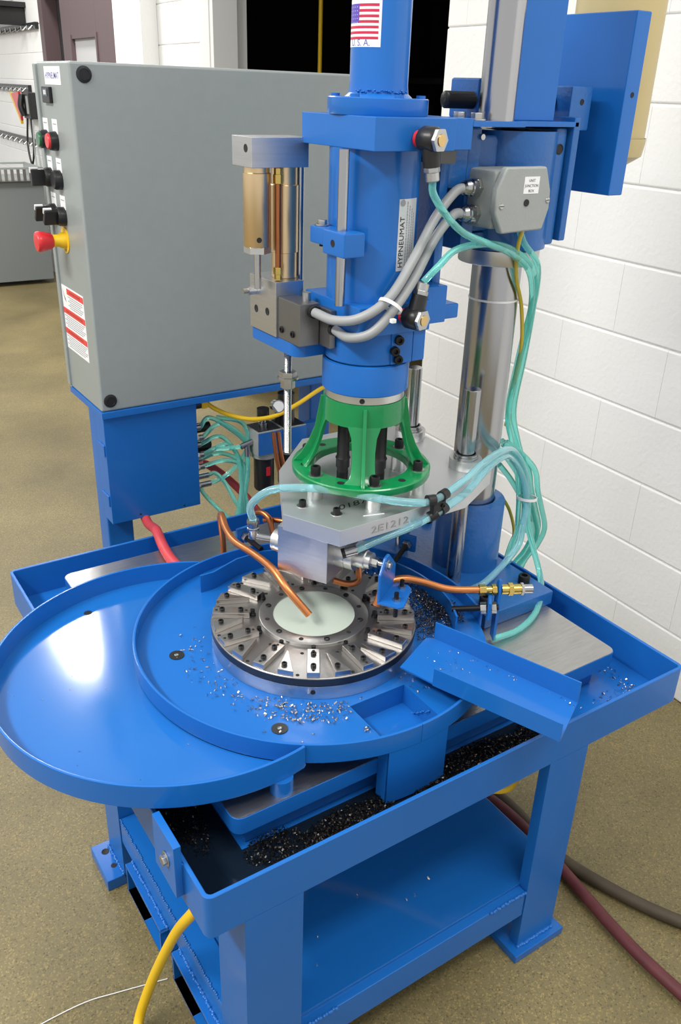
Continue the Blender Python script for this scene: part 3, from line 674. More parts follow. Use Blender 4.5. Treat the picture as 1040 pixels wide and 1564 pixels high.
hole(hc, (.442, .658, 1.255), (-1, 0, 0), .0065); hole(hc, (.442, .615, 1.258), (-1, 0, 0), .0065)
G().hexa((.442, .665, 1.288), (.428, .665, 1.288), .0085).build('needle_valve', ZINC, hc); G().cyl((.428, .665, 1.288), (.418, .665, 1.288), .005, n=12).build('valve_stem', ZINC, hc)
fl_ = lambda x, y: (.4418, .672-x, 1.300+y); text('HCI-10', .014, fl_, INKG, 'stamped_lettering', hc)
lsw = thing('limit_switch_block', (.47, .56, 1.217), 'dark grey machined limit switch block with two cables', 'switch')
DKG = mat('dark_grey_alloy', (.22, .22, .22), .4, .9, .1, 200)
G().box(.446, .505, 1.2168, .487, .5825, 1.292).build('switch_body', DKG, lsw, bevel=.0015)
G().box(.488, .47, 1.2168, .4995, .5825, 1.285).build('switch_back', DKG, lsw, bevel=.0015)
for y in (.567, .528): screw(lsw, (.446, y, 1.235), (-1, 0, 0), .0062, .003)
G().cyl((.472, .505, 1.278), (.472, .497, 1.278), .011, n=20).build('gland', BLACK, lsw); G().cyl((.493, .47, 1.253), (.493, .462, 1.253), .011, n=20).build('gland', BLACK, lsw)
G().cyl((.478, .535, 1.292), (.478, .535, 1.306), .008, n=16).build('plunger', ZINC, lsw)
sr = thing('stop_screw', (.476, .60, .96), 'zinc plated threaded stop screw with lock nuts hanging under the bracket', 'screw')
threaded((.478, .60, .975), (.478, .60, 1.192), .0078, .0028, 'threaded_rod', ZINC, sr)
G().cyl((.478, .60, 1.128), (.478, .60, 1.132), .0205, n=24).build('washer', ZINC, sr)
G().hexa((.478, .60, 1.132), (.478, .60, 1.143), .0175).build('lock_nut', ZINC, sr, bevel=.001); G().hexa((.478, .60, 1.110), (.478, .60, 1.128), .0145).build('lock_nut', ZINC, sr, bevel=.001)

# ================================================================== BELL HOUSING + SPINDLE PLATE
bh = thing('bell_housing', (AX, AY, .962), 'green cast bell housing with flared legs and a bolted base ring', 'housing')
lz([(.066, 1.118), (.0775, 1.118), (.0785, 1.095), (.0785, 1.074), (.070, 1.074), (.066, 1.118)], 'top_ring', GREEN, 64, bh)
G().lathe([(.0925, .962), (.135, .962), (.136, .964), (.136, .975), (.134, .977), (.094, .977), (.0925, .975), (.0925, .962)], (AX, AY, 0), n=72).build('base_ring', GREEN, bh)
prof = [(1.078, .0745), (1.055, .0785), (1.03, .084), (1.01, .0905), (.995, .0975), (.984, .105), (.976, .114)]
LA0 = math.radians(237)
for k in range(4):
    a = LA0+k*PI/2; g = G(); rows = []
    for i, (z, r) in enumerate(prof):
        wd_ = .022+.0000*i; wd_ = [.032, .0235, .0215, .0215, .0225, .026, .036][i]
        row = []
        for s_, dr_ in ((-1, -.004), (-.5, -.004), (0, -.004), (.5, -.004), (1, -.004), (1, .004), (.5, .004), (0, .004), (-.5, .004), (-1, .004)):
            aa = a+s_*wd_/r; row.append((AX+(r+dr_)*math.cos(aa), AY+(r+dr_)*math.sin(aa), z))
        rows.append(row)
    n = 10; vs = [v for r_ in rows for v in r_]
    fs_ = [(i*n+j, i*n+(j+1) % n, (i+1)*n+(j+1) % n, (i+1)*n+j) for i in range(len(rows)-1) for j in range(n)]+[tuple(range(n)), tuple(range((len(rows)-1)*n, len(rows)*n))]
    g.add(vs, fs_); leg = g.build('leg', GREEN, bh, bevel=.0018)
    g = G(); u = Vector((math.cos(a), math.sin(a), 0)); s_ = Vector((-u.y, u.x, 0))*.0035; o_ = Vector((AX, AY, 0))
    outer = [(1.112, .082), (1.05, .0925), (1.02, .104), (.995, .118), (.98, .131), (.977, .133)]
    inner_ = [(1.112, .075), (1.05, .078), (1.02, .086), (.995, .096), (.98, .106), (.977, .111)]
    ring_ = [(r, z) for z, r in outer]+[(r, z) for z, r in reversed(inner_)]
    nn = len(ring_); g.add([o_+u*r+s_+Vector((0, 0, z)) for r, z in ring_]+[o_+u*r-s_+Vector((0, 0, z)) for r, z in ring_],
                           [(i, i+1, nn-2-i, nn-1-i) for i in range(5)]+[(nn+i, nn+i+1, 2*nn-2-i, 2*nn-1-i) for i in range(5)]+[(i, (i+1) % nn, nn+(i+1) % nn, nn+i) for i in range(nn)])
    g.build('fin', GREEN, bh, bevel=.0012)
PT, PB_ = .930, .8975
for k in range(6):
    a = math.radians(186+k*62 if k < 4 else 186+186+(k-3)*58); p_ = Vector((AX+.1135*math.cos(a), AY+.1135*math.sin(a), .977))
    G().cyl(p_, p_+Vector((0, 0, .0015)), .0135, n=24).build('washer', ZINC, bh)
    screw(bh, p_+Vector((0, 0, .0015)), r=.0095, h=.0165)
    a2 = a+math.radians(30); hole(bh, (AX+.1135*math.cos(a2), AY+.1135*math.sin(a2), .977), (0, 0, 1), .0065)
    st_ = G().cyl((p_.x, p_.y, PT), (p_.x, p_.y, .962), .0150, n=28).build('standoff', ALU, bh)
for sgn, nm in ((-1, 0), (1, 1)):
    x, y = AX+.030*sgn, AY-.020*sgn
    pr = [(1e-5, .931), (.011, .931), (.011, .965), (.0135, .966), (.0135, .982), (.015, .985), (.0125, .990), (.012, 1.05), (.014, 1.06), (.016, 1.072), (.016, 1.086), (1e-5, 1.09)]
    o = thing('drive_shaft', (x, y, .931), 'black rubber booted drive shaft inside the bell housing, nearer the %s' % ('threaded stop screw', 'guide posts')[nm], 'drive shaft', 'drive shafts in the bell housing')
    G().lathe(pr, (x, y, 0), n=24).build('rubber_boot', RUBBER, o); G().lathe([(.0116, .938), (.0116, .956)], (x, y, 0), n=24).build('coupling', BLACKO, o)
sp = thing('spindle_plate', (.62, .53, PB_), 'thick milled aluminium spindle plate with a pointed end', 'plate')
G().prism([(.431, .331), (.735, .342), (.857, .405), (.857, .690), (.80, .745), (.60, .745), (.469, .618), (.376, .440)], PB_, PT).build('plate_body', ALUM, sp, bevel=.0008)
for x, y in ((.425, .452), (.462, .392)):
    G().cyl((x, y, PT), (x, y, PT+.001), .011, n=20).build('washer', ZINC, sp); screw(sp, (x, y, PT+.001), r=.0068, h=.011)
tl = lambda x, y: (.545+x*.80-y*.30, .405+x*.10*0-y*.0+x*.08+y*.75, PT+.0004)
text('0187', .036, lambda x, y: (.474+x*.93+y*.35, .402+x*.04+y*.70, PT+.0004), INK, 'marker_lettering', sp)
fe = Vector((.872-.431, .347-.331, 0)).normalized()
text('2E1212', .020, lambda x, y: Vector((.50, .3330, .905))+fe*x*1.5+Vector((.0, -.0004, y)), mat('pencil_mark', (.36, .33, .32), .5), 'pencil_lettering', sp)
G().tube([(.50, .36, PT+.0003), (.54, .349, PT+.0003)], .0008, 6).build('scratch_mark', WHITE, sp)
for i, (x, y) in enumerate(((.82, .447), (.82, .637))):
    gp = thing('guide_post', (x, y, .652 if i == 0 else .652), ['bright steel guide post beside the teal hose bundle', 'bright steel guide post behind the green bell housing'][i], 'guide post')
    G().cyl((x, y, .652), (x, y, [1.100, 1.094][i]), .0170, n=36).build('post', CHROME, gp, bevel=.0015)
    bu = thing('guide_bushing', (x, y, PT), ['aluminium guide bushing round the post nearer the teal hoses', 'aluminium guide bushing round the post behind the bell housing'][i], 'bushing')
    G().lathe([(.0305, PT), (.0335, PT), (.034, PT+.001), (.034, PT+.020), (.0335, PT+.021), (.026, PT+.021), (.026, PT+.013)], (x, y, 0), n=40).build('outer_sleeve', ALU, bu)
    G().lathe([(.0255, PT+.013), (.0255, PT+.026), (.0235, PT+.026), (.0235, PT+.031), (.0205, PT+.031), (.020, PT+.018)], (x, y, 0), n=40).build('inner_sleeve', CHROME, bu)
    G().lathe([(.0205, PT+.027), (.0185, PT+.026), (.0175, PT+.018)], (x, y, 0), n=40).build('seal', RUBBER, bu)
# clamp block with spindle noses below the point of the plate
e1 = Vector((-.50, .866, 0)); e2 = Vector((.866, .50, 0)); cn = Vector((.430, .370, 0))
sb = thing('spindle_block', cn+Vector((0, 0, .80)), 'bright aluminium spindle block hanging under the pointed plate end', 'block')
G().obox(cn+e1*.053+e2*.068+Vector((0, 0, .8485)), e1*.053, e2*.068, (0, 0, .0485)).build('block_body', ALUB, sb, bevel=.001)
c = cn+e2*.056+Vector((0, 0, .845)); d = -e1
G().lathe([(1e-5, 0), (.030, 0), (.030, .018), (.0285, .019), (.030, .020), (.030, .036), (1e-5, .036)], c, d, 32).build('spindle_nose', ALU, sb)
G().lathe([(.0185, .036), (.0185, .054), (.0165, .056), (.0165, .066), (1e-5, .066)], c+Vector((0, 0, -.004)), d, 28).build('collet_nut', ALU, sb)
G().hexa(c+Vector((0, 0, -.004))+d*.066, c+Vector((0, 0, -.004))+d*.079, .0095).build('lock_nut', ZINC, sb); G().cyl(c+Vector((0, 0, -.004))+d*.079, c+Vector((0, 0, -.004))+d*.105, .005, n=12).build('stud', ZINC, sb)
c2 = cn+e1*.106+e2*.030+Vector((0, 0, .848))
G().lathe([(1e-5, 0), (.0235, 0), (.0235, .010), (.022, .011), (.022, .022), (1e-5, .024)], c2, e1, 32).build('spindle_cap', ALU, sb)
# L bracket carried by the spindle nose
lbk = thing('angle_bracket', (.535, .305, .775), 'small blue angle bracket bolted to the end of the spindle nose', 'bracket')
q = c+Vector((0, 0, -.004))+d*.092; u_ = Vector((.80, -.05, 0)).normalized(); n_ = Vector((.55, -.83, 0)).normalized(); s_ = Vector((n_.y*-1, n_.x, 0))
g = G(); pv = [(-.034, -.062), (.050, -.062), (.050, -.020), (.008, .020), (-.010, .020), (-.034, -.006)]
vv = [q+s_*a_+Vector((0, 0, b_)) for a_, b_ in pv]; nn = len(vv)
g.add(vv+[v+n_*.006 for v in vv], [tuple(range(nn)), tuple(range(nn, 2*nn))]+[(i, (i+1) % nn, nn+(i+1) % nn, nn+i) for i in range(nn)]); g.build('upright_plate', BLUEG, lbk, bevel=.002)
pv = [(-.034, .0), (.050, .0), (.050, .034), (.040, .044), (-.026, .052), (-.034, .044)]
vv = [q+s_*a_+n_*b_+Vector((0, 0, -.062)) for a_, b_ in pv]
g = G(); g.add(vv+[v+Vector((0, 0, -.006)) for v in vv], [tuple(range(nn)), tuple(range(nn, 2*nn))]+[(i, (i+1) % nn, nn+(i+1) % nn, nn+i) for i in range(nn)]); g.build('foot_plate', BLUEG, lbk, bevel=.002)
bolt(lbk, q+n_*.006, n_, .008, .006)
for a_, b_ in ((-.014, .032), (.034, .026)):
    p_ = q+s_*a_+n_*b_+Vector((0, 0, -.062)); G().hexa(p_, p_+Vector((0, 0, .005)), .0075).build('nut', ZINC, lbk); G().cyl(p_+Vector((0, 0, -.035)), p_+Vector((0, 0, .017)), .0045, n=12).build('set_screw', BLACKO, lbk)

# ================================================================== DIAL GUARD (inner curved splash plate) + its rods
gd = thing('splash_guard', (.5, .6, BZ), 'blue curved splash guard plate standing behind the dial', 'guard')
GR = .288
def gpt(deg, r=GR): return Vector((DC[0]+r*math.cos(A(deg)), DC[1]+r*math.sin(A(deg)), 0))
path = [Vector((.306, .668, 0)), Vector((.336, .668, 0))]+[Vector((.405, .694, 0)), Vector((.47, .697, 0))]+[gpt(x_) for x_ in range(66, -24, -6)]+[Vector((.676, .270, 0))]
g = G(); k_ = len(path); tn = [(path[min(i+1, k_-1)]-path[max(i-1, 0)]).normalized() for i in range(k_)]
vs = []
for p_, t_ in zip(path, tn):
    nn_ = Vector((-t_.y, t_.x, 0))*.002
    vs += [p_+nn_+Vector((0, 0, BZ)), p_-nn_+Vector((0, 0, BZ)), p_-nn_+Vector((0, 0, .703)), p_+nn_+Vector((0, 0, .703))]
fs_ = [(0, 1, 2, 3), (4*k_-1, 4*k_-2, 4*k_-3, 4*k_-4)]+[(4*i+j, 4*(i+1)+j, 4*(i+1)+(j+1) % 4, 4*i+(j+1) % 4) for i in range(k_-1) for j in range(4)]
g.add(vs, fs_).build('guard_plate', BLUEG, gd)
def guard_rod(p0, p1, label, tabz):
    p0, p1 = Vector(p0), Vector(p1); d_ = (p1-p0).normalized(); e = thing('adjusting_rod', p1, label, 'rod')
    G().cyl(p0, p1+d_*.02, .0062, n=14).build('black_rod', BLACKO, e)
    for k0, k1 in ((-.016, -.004), (.006, .016)): G().hexa(p1+d_*k0, p1+d_*k1, .012).build('lock_nut', ZINC, e, bevel=.001)
    s3 = Vector((-d_.y, d_.x, 0)); tb_ = G().obox(p1+d_*.001+Vector((0, 0, (tabz-.017)/2+.0)), s3*.02, d_*.0035, (0, 0, .02)).build('tab_plate', BLUE, e, bevel=.002)
guard_rod((.470, .700, .706), (.462, .768, .712), 'black threaded rod and nut behind the splash guard near the copper tube', .02)
guard_rod((.655, .485, .692), (.762, .545, .716), 'black threaded rod reaching back from the splash guard to a blue tab', .02)
guard_rod((.688, .300, .700), (.742, .252, .712), 'black threaded rod beside the brass coolant fitting', .02)

# ================================================================== JUNCTION BOX + CABLES
jb = thing('junction_box', (.84, .44, 1.40), 'grey die-cast junction box with a paper label and two cable glands', 'junction box')
jx0, jx1, jz0, jz1 = .757, .888, 1.412, 1.522
g = G().box(jx0+.006, .386, jz0+.006, jx1-.006, .467, jz1-.006); g.build('box_body', GREYL, jb, bevel=.008)
pl = [(jx0, jz0+.035), (jx0+.020, jz0), (jx1-.012, jz0+.003), (jx1, jz0+.04), (jx1-.002, jz1-.04), (jx1-.018, jz1), (jx0+.018, jz1), (jx0, jz1-.035)]
nn = len(pl); g = G(); g.add([(x, .370, z) for x, z in pl]+[(x, .386, z) for x, z in pl], [tuple(range(nn)), tuple(range(nn, 2*nn))]+[(i, (i+1) % nn, nn+(i+1) % nn, nn+i) for i in range(nn)])
g.build('lid', GREYL, jb, bevel=.004, seg=3)
for x, z in ((jx0+.012, 1.459), (jx1-.008, 1.466)):
    s0 = G().lathe([(.0052, 0), (.0045, .002), (1e-5, .003)], (x, .370, z), (0, -1, 0), 14).build('lid_screw', ZINC, jb)
    G().box(x-.004, .3665, z-.0006, x+.004, .3672, z+.0006).build('screw_slot', INK, jb)
G().lathe([(.006, 0), (.006, .0015), (.0035, .0015), (1e-5, .0006)], (.828, .370, 1.463), (0, -1, 0), 16).build('lid_hole', HOLE, jb)
pp = G().box(.818, .3694, 1.478, .854, .370, 1.506).build('paper_label', PAPER, jb); pp['label'] = 'white paper label'
for i, s in enumerate(('UNIT', 'JUNCTION', 'BOX')): text(s, .0066, lambda x, y, i=i: (.836+x, .3691, 1.4975-.0085*i+y), INK, 'lettering', jb, 'CENTER')
for z in (1.485, 1.441):
    G().hexa((jx0+.006, .428, z), (jx0-.003, .428, z), .0165).build('gland_nut', ZINC, jb, bevel=.001)
    G().lathe([(.013, .005), (.0155, .006), (.0155, .016), (.013, .018), (.013, .021), (.0145, .022), (.0125, .030), (.009, .033)], (jx0+.004, .428, z), (-1, 0, 0), 24).build('gland_cap', CHROME, jb)
c1 = tag(G().tube([(.735, .428, 1.485), (.71, .427, 1.478), (.66, .415, 1.438), (.60, .390, 1.378), (.545, .379, 1.320), (.500, .395, 1.288), (.478, .44, 1.276), (.472, .497, 1.278)], .0085, 12).build('signal_cable', CABLE),
   'grey signal cable from the upper gland to the top of the switch block', 'cable')
c2_ = tag(G().tube([(.735, .428, 1.441), (.71, .426, 1.440), (.66, .412, 1.404), (.60, .386, 1.345), (.548, .376, 1.295), (.515, .385, 1.262), (.4945, .42, 1.249), (.493, .462, 1.253)], .0085, 12).build('signal_cable', CABLE),
   'grey signal cable from the lower gland to the bottom of the switch block', 'cable')
zt_ = thing('zip_tie', (.545, .378, 1.31), 'white zip tie holding the two grey cables together', 'zip tie')
G().lathe([(.0205, -.003), (.022, -.003), (.022, .003), (.0205, .003), (.0205, -.003)], (.5465, .3765, 1.3075), (-.62, -.12, -.78), 24).build('strap', WHITE, zt_)
G().box(.534, .352, 1.284, .543, .360, 1.291).build('tie_head', WHITE, zt_, bevel=.001)
tag(G().tube([(.858, .40, 1.415), (.856, .405, 1.385), (.876, .425, 1.352), (.905, .448, 1.31), (.948, .468, 1.25), (.985, .49, 1.166), (1.004, .51, 1.086), (1.02, .53, 1.018), (1.03, .55, .95)], .004, 8).build('yellow_cable', YELD),
    'thin yellow cable dropping from the junction box beside the column', 'cable')

# ================================================================== TEAL AIR TUBING
def hose(pts, label, r=.0062, ma=None, grp='teal air hoses'):
    return tag(G().tube(pts, r, 12).build('air_hose', ma or TEAL), label, 'hose', grp)
hose([tuple(E1), (.602, .352, 1.485), (.632, .352, 1.452), (.692, .372, 1.418), (.766, .388, 1.394), (.850, .408, 1.366), (.915, .424, 1.325), (.966, .458, 1.25), (.992, .495, 1.166), (1.010, .524, 1.07), (1.016, .534, .99), (1.030, .515, .925), (1.036, .485, .86), (1.038, .470, .80), (1.058, .48, .72)], 'teal air hose dropping from the upper banjo fitting past the junction box')
hose([tuple(E2), (.640, .372, 1.366), (.69, .388, 1.388), (.762, .400, 1.392), (.835, .410, 1.380), (.905, .418, 1.345), (.955, .440, 1.295), (.984, .474, 1.222), (.998, .505, 1.10), (1.002, .520, .99), (1.014, .508, .925), (1.018, .484, .86), (1.022, .472, .80), (1.04, .480, .71)], 'teal air hose rising from the lower banjo fitting and looping back to the column')
hose([(.868, .425, 1.419), (.880, .415, 1.385), (.935, .424, 1.335), (.976, .462, 1.24), (1.004, .495, 1.13), (1.024, .525, 1.0), (1.036, .512, .925), (1.044, .482, .86), (1.048, .466, .80), (1.06, .475, .70)], 'teal air hose strapped to the column beside the yellow cable')
hose([(.357, .522, .886), (.352, .52, .920), (.377, .497, .953), (.416, .466, .964), (.47, .416, .966), (.529, .351, .962), (.581, .321, .955), (.630, .315, .951), (.723, .340, .961), (.805, .376, .968), (.90, .42, .96), (.98, .465, .925), (1.015, .462, .875), (1.026, .452, .81), (1.02, .44, .745)], 'pale blue air hose crossing over the spindle plate to the hose bundle', .0075, TEALB)
hose([(.480, .352, .868), (.524, .344, .880), (.591, .334, .895), (.643, .322, .917), (.728, .340, .932), (.805, .372, .950), (.895, .418, .945), (.965, .458, .915), (1.003, .456, .868), (1.018, .444, .806), (1.0, .428, .750), (.98, .415, .712), (.916, .395, .688), (.852, .382, .668), (.815, .392, .655)], 'pale blue air hose from the spindle nose running under the black clip', .0075, TEALB)
hose([(.97, .49, .935), (.992, .472, .917), (1.022, .462, .866), (1.034, .454, .806), (1.020, .432, .752), (1.022, .408, .700), (1.015, .37, .65), (.97, .318, .634), (.907, .275, .628), (.835, .252, .626), (.765, .248, .632)], 'teal air hose looping down from the white tie onto the ground steel plate', .0068)
for i, (dx, dy, dz, lb_) in enumerate(((0, 0, 0, 'inner'), (.012, .01, .012, 'middle'), (.024, .02, .0, 'outer'), (-.012, .004, .02, 'innermost'), (.034, .008, -.01, 'outermost'))):
    hose([(.985+dx*.3, .50+dy, .93), (1.01+dx*.5, .485+dy, .905), (1.040+dx, .475+dy, .855), (1.055+dx, .47+dy, .80), (1.10+dx, .49+dy, .735), (1.145+dx, .51+dy, .66), (1.15+dx, .53+dy, .60), (1.125+dx, .55+dy, .53), (1.10+dx, .56+dy, .42-.02*i)], 'teal air hose in the %s loop of the bundle hanging beyond the pedestal' % lb_, .0068)
for i, z in enumerate((.865, .83)):
    hose([(.995, .52, z+.04), (1.03, .515, z), (1.07, .51, z-.055), (1.10+.01*i, .515, z-.11), (1.118, .53, z-.16), (1.10, .55, z-.25), (1.09, .56, z-.37)], 'teal air hose slanting behind the pedestal toward the %s edge of the bundle' % ('upper', 'lower')[i], .0068)
hose([(1.015, .452, .735), (1.0, .45, .69), (.992, .447, .664), (.980, .437, .659)], 'short teal air hose ending on the column flange', .0068)
tag(G().tube([(1.03, .54, .78), (1.06, .53, .73), (1.085, .53, .66), (1.085, .54, .58), (1.08, .55, .45)], .004, 8).build('yellow_cable', YELD), 'thin yellow cable among the hanging teal hoses', 'cable')
tag(G().tube([(1.0, .575, .70), (1.03, .565, .64), (1.065, .56, .59), (1.08, .57, .5)], .004, 8).build('yellow_cable', YELD), 'thin yellow cable curling round the foot of the pedestal', 'cable')
tag(G().lathe([(.0215, -.003), (.0235, -.003), (.0235, .003), (.0215, .003), (.0215, -.003)], (1.0275, .452, .806), (.1, .1, 1), 24).build('zip_tie', WHITE), 'white zip tie round the teal hose bundle below its bend', 'zip tie')
tag(G().lathe([(.0502, -.002), (.0515, -.002), (.0515, .002), (.0502, .002), (.0502, -.002)], (CX, CY, 1.262), (0, 0, 1), 48).build('zip_tie', WHITE), 'long white zip tie round the polished column', 'zip tie')
hcp = thing('hose_clip', (.64, .318, .93), 'black double hose clip holding two pale blue hoses at the plate edge', 'clip')
G().obox((.645, .322, .934), (.016, .001, .003), (0, .006, 0), (0, 0, .022)).build('clip_body', BLACK, hcp, bevel=.002)
for p0_, p1_ in (((.612, .315, .954), (.628, .313, .953)), ((.648, .318, .953), (.664, .323, .954)), ((.628, .325, .911), (.644, .321, .918)), ((.652, .322, .920), (.668, .326, .923))):
    G().cyl(p0_, p1_, .0105, n=20).build('clip_ring', BLACK, hcp)
screw(hcp, (.652, .3157, .934), (0, -1, 0), .004, .003)
ft = thing('push_in_elbow', (.357, .522, .85), 'nickel push-in elbow fitting on the rear spindle cap', 'air fitting')
pe = Vector((.357, .522, 0))
G().lathe([(.0068, .888), (.0115, .888), (.012, .885), (.012, .880), (.0105, .879), (.0105, .872), (.0118, .871), (.0118, .866), (.009, .862), (.009, .848), (1e-5, .846)], pe, n=24).build('vertical_leg', CHROME, ft)
G().tube([pe+Vector((0, 0, .853)), c2+e1*.020], .007, 12).build('side_leg', CHROME, ft)
ft = thing('push_in_elbow', (.48, .352, .86), 'nickel push-in fitting on top of the front spindle nose', 'air fitting')
G().cyl((.462, .362, .862), (.483, .351, .869), .0095, n=18).build('sleeve', CHROME, ft); G().cyl((.458, .364, .8605), (.464, .361, .8625), .0098, n=18).build('black_ring', BLACK, ft)

# ================================================================== COPPER COOLANT LINES
def copper(pts, label, r=.0075, ma=None): return tag(G().tube(pts, r, 14).build('copper_tube', ma or COPPER), label, 'tube')
copper([(.423, .795, .625), (.420, .79, .70), (.410, .778, .765), (.395, .74, .792), (.375, .68, .793), (.362, .612, .796), (.366, .535, .802), (.368, .466, .803), (.372, .418, .783), (.398, .378, .738)], 'bright copper coolant tube bent down to the milky centre of the dial')
copper([(.53, .345, .735), (.55, .345, .775), (.585, .338, .782), (.625, .325, .770), (.675, .302, .750), (.738, .277, .742)], 'bright copper coolant tube running to the brass fitting')
copper([(.49, .775, .62), (.485, .77, .74), (.488, .745, .775), (.497, .715, .772), (.50, .70, .74)], 'short hooked copper tube behind the rear spindle cap', .0065, COPPERD)
copper([(.50, .74, .755), (.52, .70, .765), (.545, .66, .762), (.57, .62, .75)], 'dark copper tube lying beside the rear of the spindle block', .0065, COPPERD)
for i in range(2): copper([(.668+.016*i, .935, .62), (.664+.016*i, .945, .72), (.655+.014*i, .96, .80), (.652+.014*i, .97, .86)], 'dark copper tube rising %s from the plate behind the filter' % ('straight', 'close beside another')[i], .0055, COPPERD)
copper([(.475, .415, .772), (.50, .40, .764), (.52, .395, .768), (.53, .41, .79)], 'copper tube end curving under the spindle block', .0065, COPPERD)
bf = thing('brass_coolant_fitting', (.78, .25, .74), 'brass compression fitting through a blue bracket at the pan edge', 'fitting')
v0 = Vector((.735, .278, .742)); dv = (Vector((.830, .228, .742))-v0).normalized()
for a_, b_, r_, nm, ma in ((0, .014, .0115, 'hex_nut', BRASSD), (.014, .026, .008, 'brass_neck', BRASSD), (.026, .036, .0115, 'hex_nut', BRASSD), (.046, .060, .0105, 'brass_body', BRASSD), (.060, .070, .0135, 'hex_nut', BRASSD), (.070, .086, .0105, 'brass_body', BRASSD), (.086, .092, .013, 'steel_nut', ZINC), (.092, .110, .0095, 'steel_barrel', CHROME)):
    (G().hexa if 'nut' in nm else G().cyl)(v0+dv*a_, v0+dv*b_, r_).build(nm, ma, bf, bevel=.0006)
sv = Vector((-dv.y, dv.x, 0)); pm_ = v0+dv*.041
g = G(); pv = [(-.012, -.115), (.012, -.115), (.014, -.03), (.010, .012), (.002, .024), (-.006, .024), (-.012, .0)]
vv = [pm_+sv*a_+Vector((0, 0, b_)) for a_, b_ in pv]; nn = len(vv)
g.add([v-dv*.003 for v in vv]+[v+dv*.003 for v in vv], [tuple(range(nn)), tuple(range(nn, 2*nn))]+[(i, (i+1) % nn, nn+(i+1) % nn, nn+i) for i in range(nn)]); g.build('support_strap', BLUE, bf, bevel=.001)

# ================================================================== CONTROL CABINET
KX, KY, KD, KZ0, KZ1, KX1 = .294, 1.187, .243, .903, 1.667, 1.06
cab = thing('control_cabinet', ((KX+KX1)/2, KY+KD/2, KZ0), 'grey steel electrical control cabinet with push buttons on its end', 'cabinet')
G().box(KX, KY, KZ0, KX1, KY+KD, KZ1).build('cabinet_body', GREY, cab, bevel=.006, seg=3)
cd = G().box(KX-.006, KY+KD-.016, KZ0+.006, KX+.02, KY+KD+.004, KZ1-.004).build('door_flange', GREY, cab, bevel=.003)
for x, z in ((.319, 1.643), (.312, .930)): G().lathe([(.0165, 0), (.016, .0025), (.011, .0035), (.0105, .0025), (1e-5, .0025)], (x+.006, KY, z), (0, -1, 0), 28).build('hole_plug', BLACK, cab)
def door(y, z, d=0.): return Vector((KX-d, y, z))
# HYPNEUMAT sign, digital display, nameplates and operators
sg = G().box(KX-.0008, 1.247, 1.621, KX, 1.362, 1.657).build('name_sign', PAPER, cab); sg['label'] = 'white maker sign with blue lettering'
text('HYPNEUMAT', .0180, lambda x, y: (KX-.001, 1.306-x, 1.633+y), INKB, 'lettering', cab, 'CENTER', .004, .92)
dp = G().box(KX-.008, 1.318, 1.584, KX, 1.374, 1.617).build('counter_display', BLACK, cab, bevel=.002); G().box(KX-.0088, 1.330, 1.598, KX-.0079, 1.362, 1.613).build('display_glass', GLASSD, dp)
for yy in (1.352, 1.342): G().box(KX-.0092, yy-.003, 1.601, KX-.0088, yy+.003, 1.610).build('digit', PAPER, dp)
BY = (1.395, 1.325)
def plate(y, z): G().box(KX-.0006, y-.019, z+.012, KX, y+.019, z+.042).build('legend_plate', PAPER, cab); G().box(KX-.0009, y-.012, z+.031, KX-.0006, y+.012, z+.033).build('legend_text', INKG, cab)
for y, ma, nm in ((BY[0], GRNB, 'green_push_button'), (BY[1], RED, 'red_push_button')):
    plate(y, 1.510); b_ = G().lathe([(.0205, 0), (.0205, .006), (.019, .016), (.0165, .017), (.0165, .012)], (KX, y, 1.507), (-1, 0, 0), 28).build('button_bezel', BLACK, cab)
    G().lathe([(.0165, .012), (.0160, .020), (.0145, .022), (1e-5, .022)], (KX, y, 1.507), (-1, 0, 0), 28).build(nm, ma, b_)
for z, rot in ((1.425, 0.), (1.345, .5)):
    for j, y in enumerate(BY):
        plate(y, z+.004); b_ = G().lathe([(.0215, 0), (.0215, .012), (.0185, .018), (1e-5, .018)], (KX, y, z), (-1, 0, 0), 28).build('selector_bezel', BLACK, cab)
        if z > 1.4 and j == 1: continue
        cc, ss = math.cos(rot), math.sin(rot)
        h_ = G().obox((KX-.032, y, z), (.016, 0, 0), (0, .007*cc, .007*ss), (0, -.0185*ss, .0185*cc)).build('selector_lever', BLACK, b_, bevel=.003)
        G().obox((KX-.040, y-.012*ss, z+.012*cc+.004), (.0095, 0, 0), (0, .0025*cc, .0025*ss), (0, -.004*ss, .006*cc)).build('white_pointer', PAPER, b_)
es = G().lathe([(1e-5, 0), (.030, 0), (.030, .0022), (1e-5, .0022)], (KX, 1.335, 1.290), (-1, 0, 0), 36).build('emergency_stop_plate', YEL, cab); es['label'] = 'round yellow emergency stop plate'
G().lathe([(.0185, .002), (.0175, .012), (.014, .018), (.014, .032)], (KX, 1.335, 1.290), (-1, 0, 0), 28).build('yellow_collar', YEL, es)
G().lathe([(.0135, .030), (.019, .036), (.0235, .060), (.0235, .066), (.0215, .069), (1e-5, .071)], (KX, 1.335, 1.290), (-1, 0, 0), 32).build('red_mushroom_button', RED, es)
fe2 = lambda a_: lambda x, y: (KX-.0025, 1.335-math.cos(a_)*0-x, 1.290+y)
text('STOP', .0075, lambda x, y: (KX-.0025, 1.335-x, 1.264+y), INK, 'lettering', es, 'CENTER')
wl = G().box(KX-.0006, 1.245, 1.013, KX, 1.412, 1.174).build('warning_label', PAPER, cab); wl['label'] = 'white warning label with three red bands'
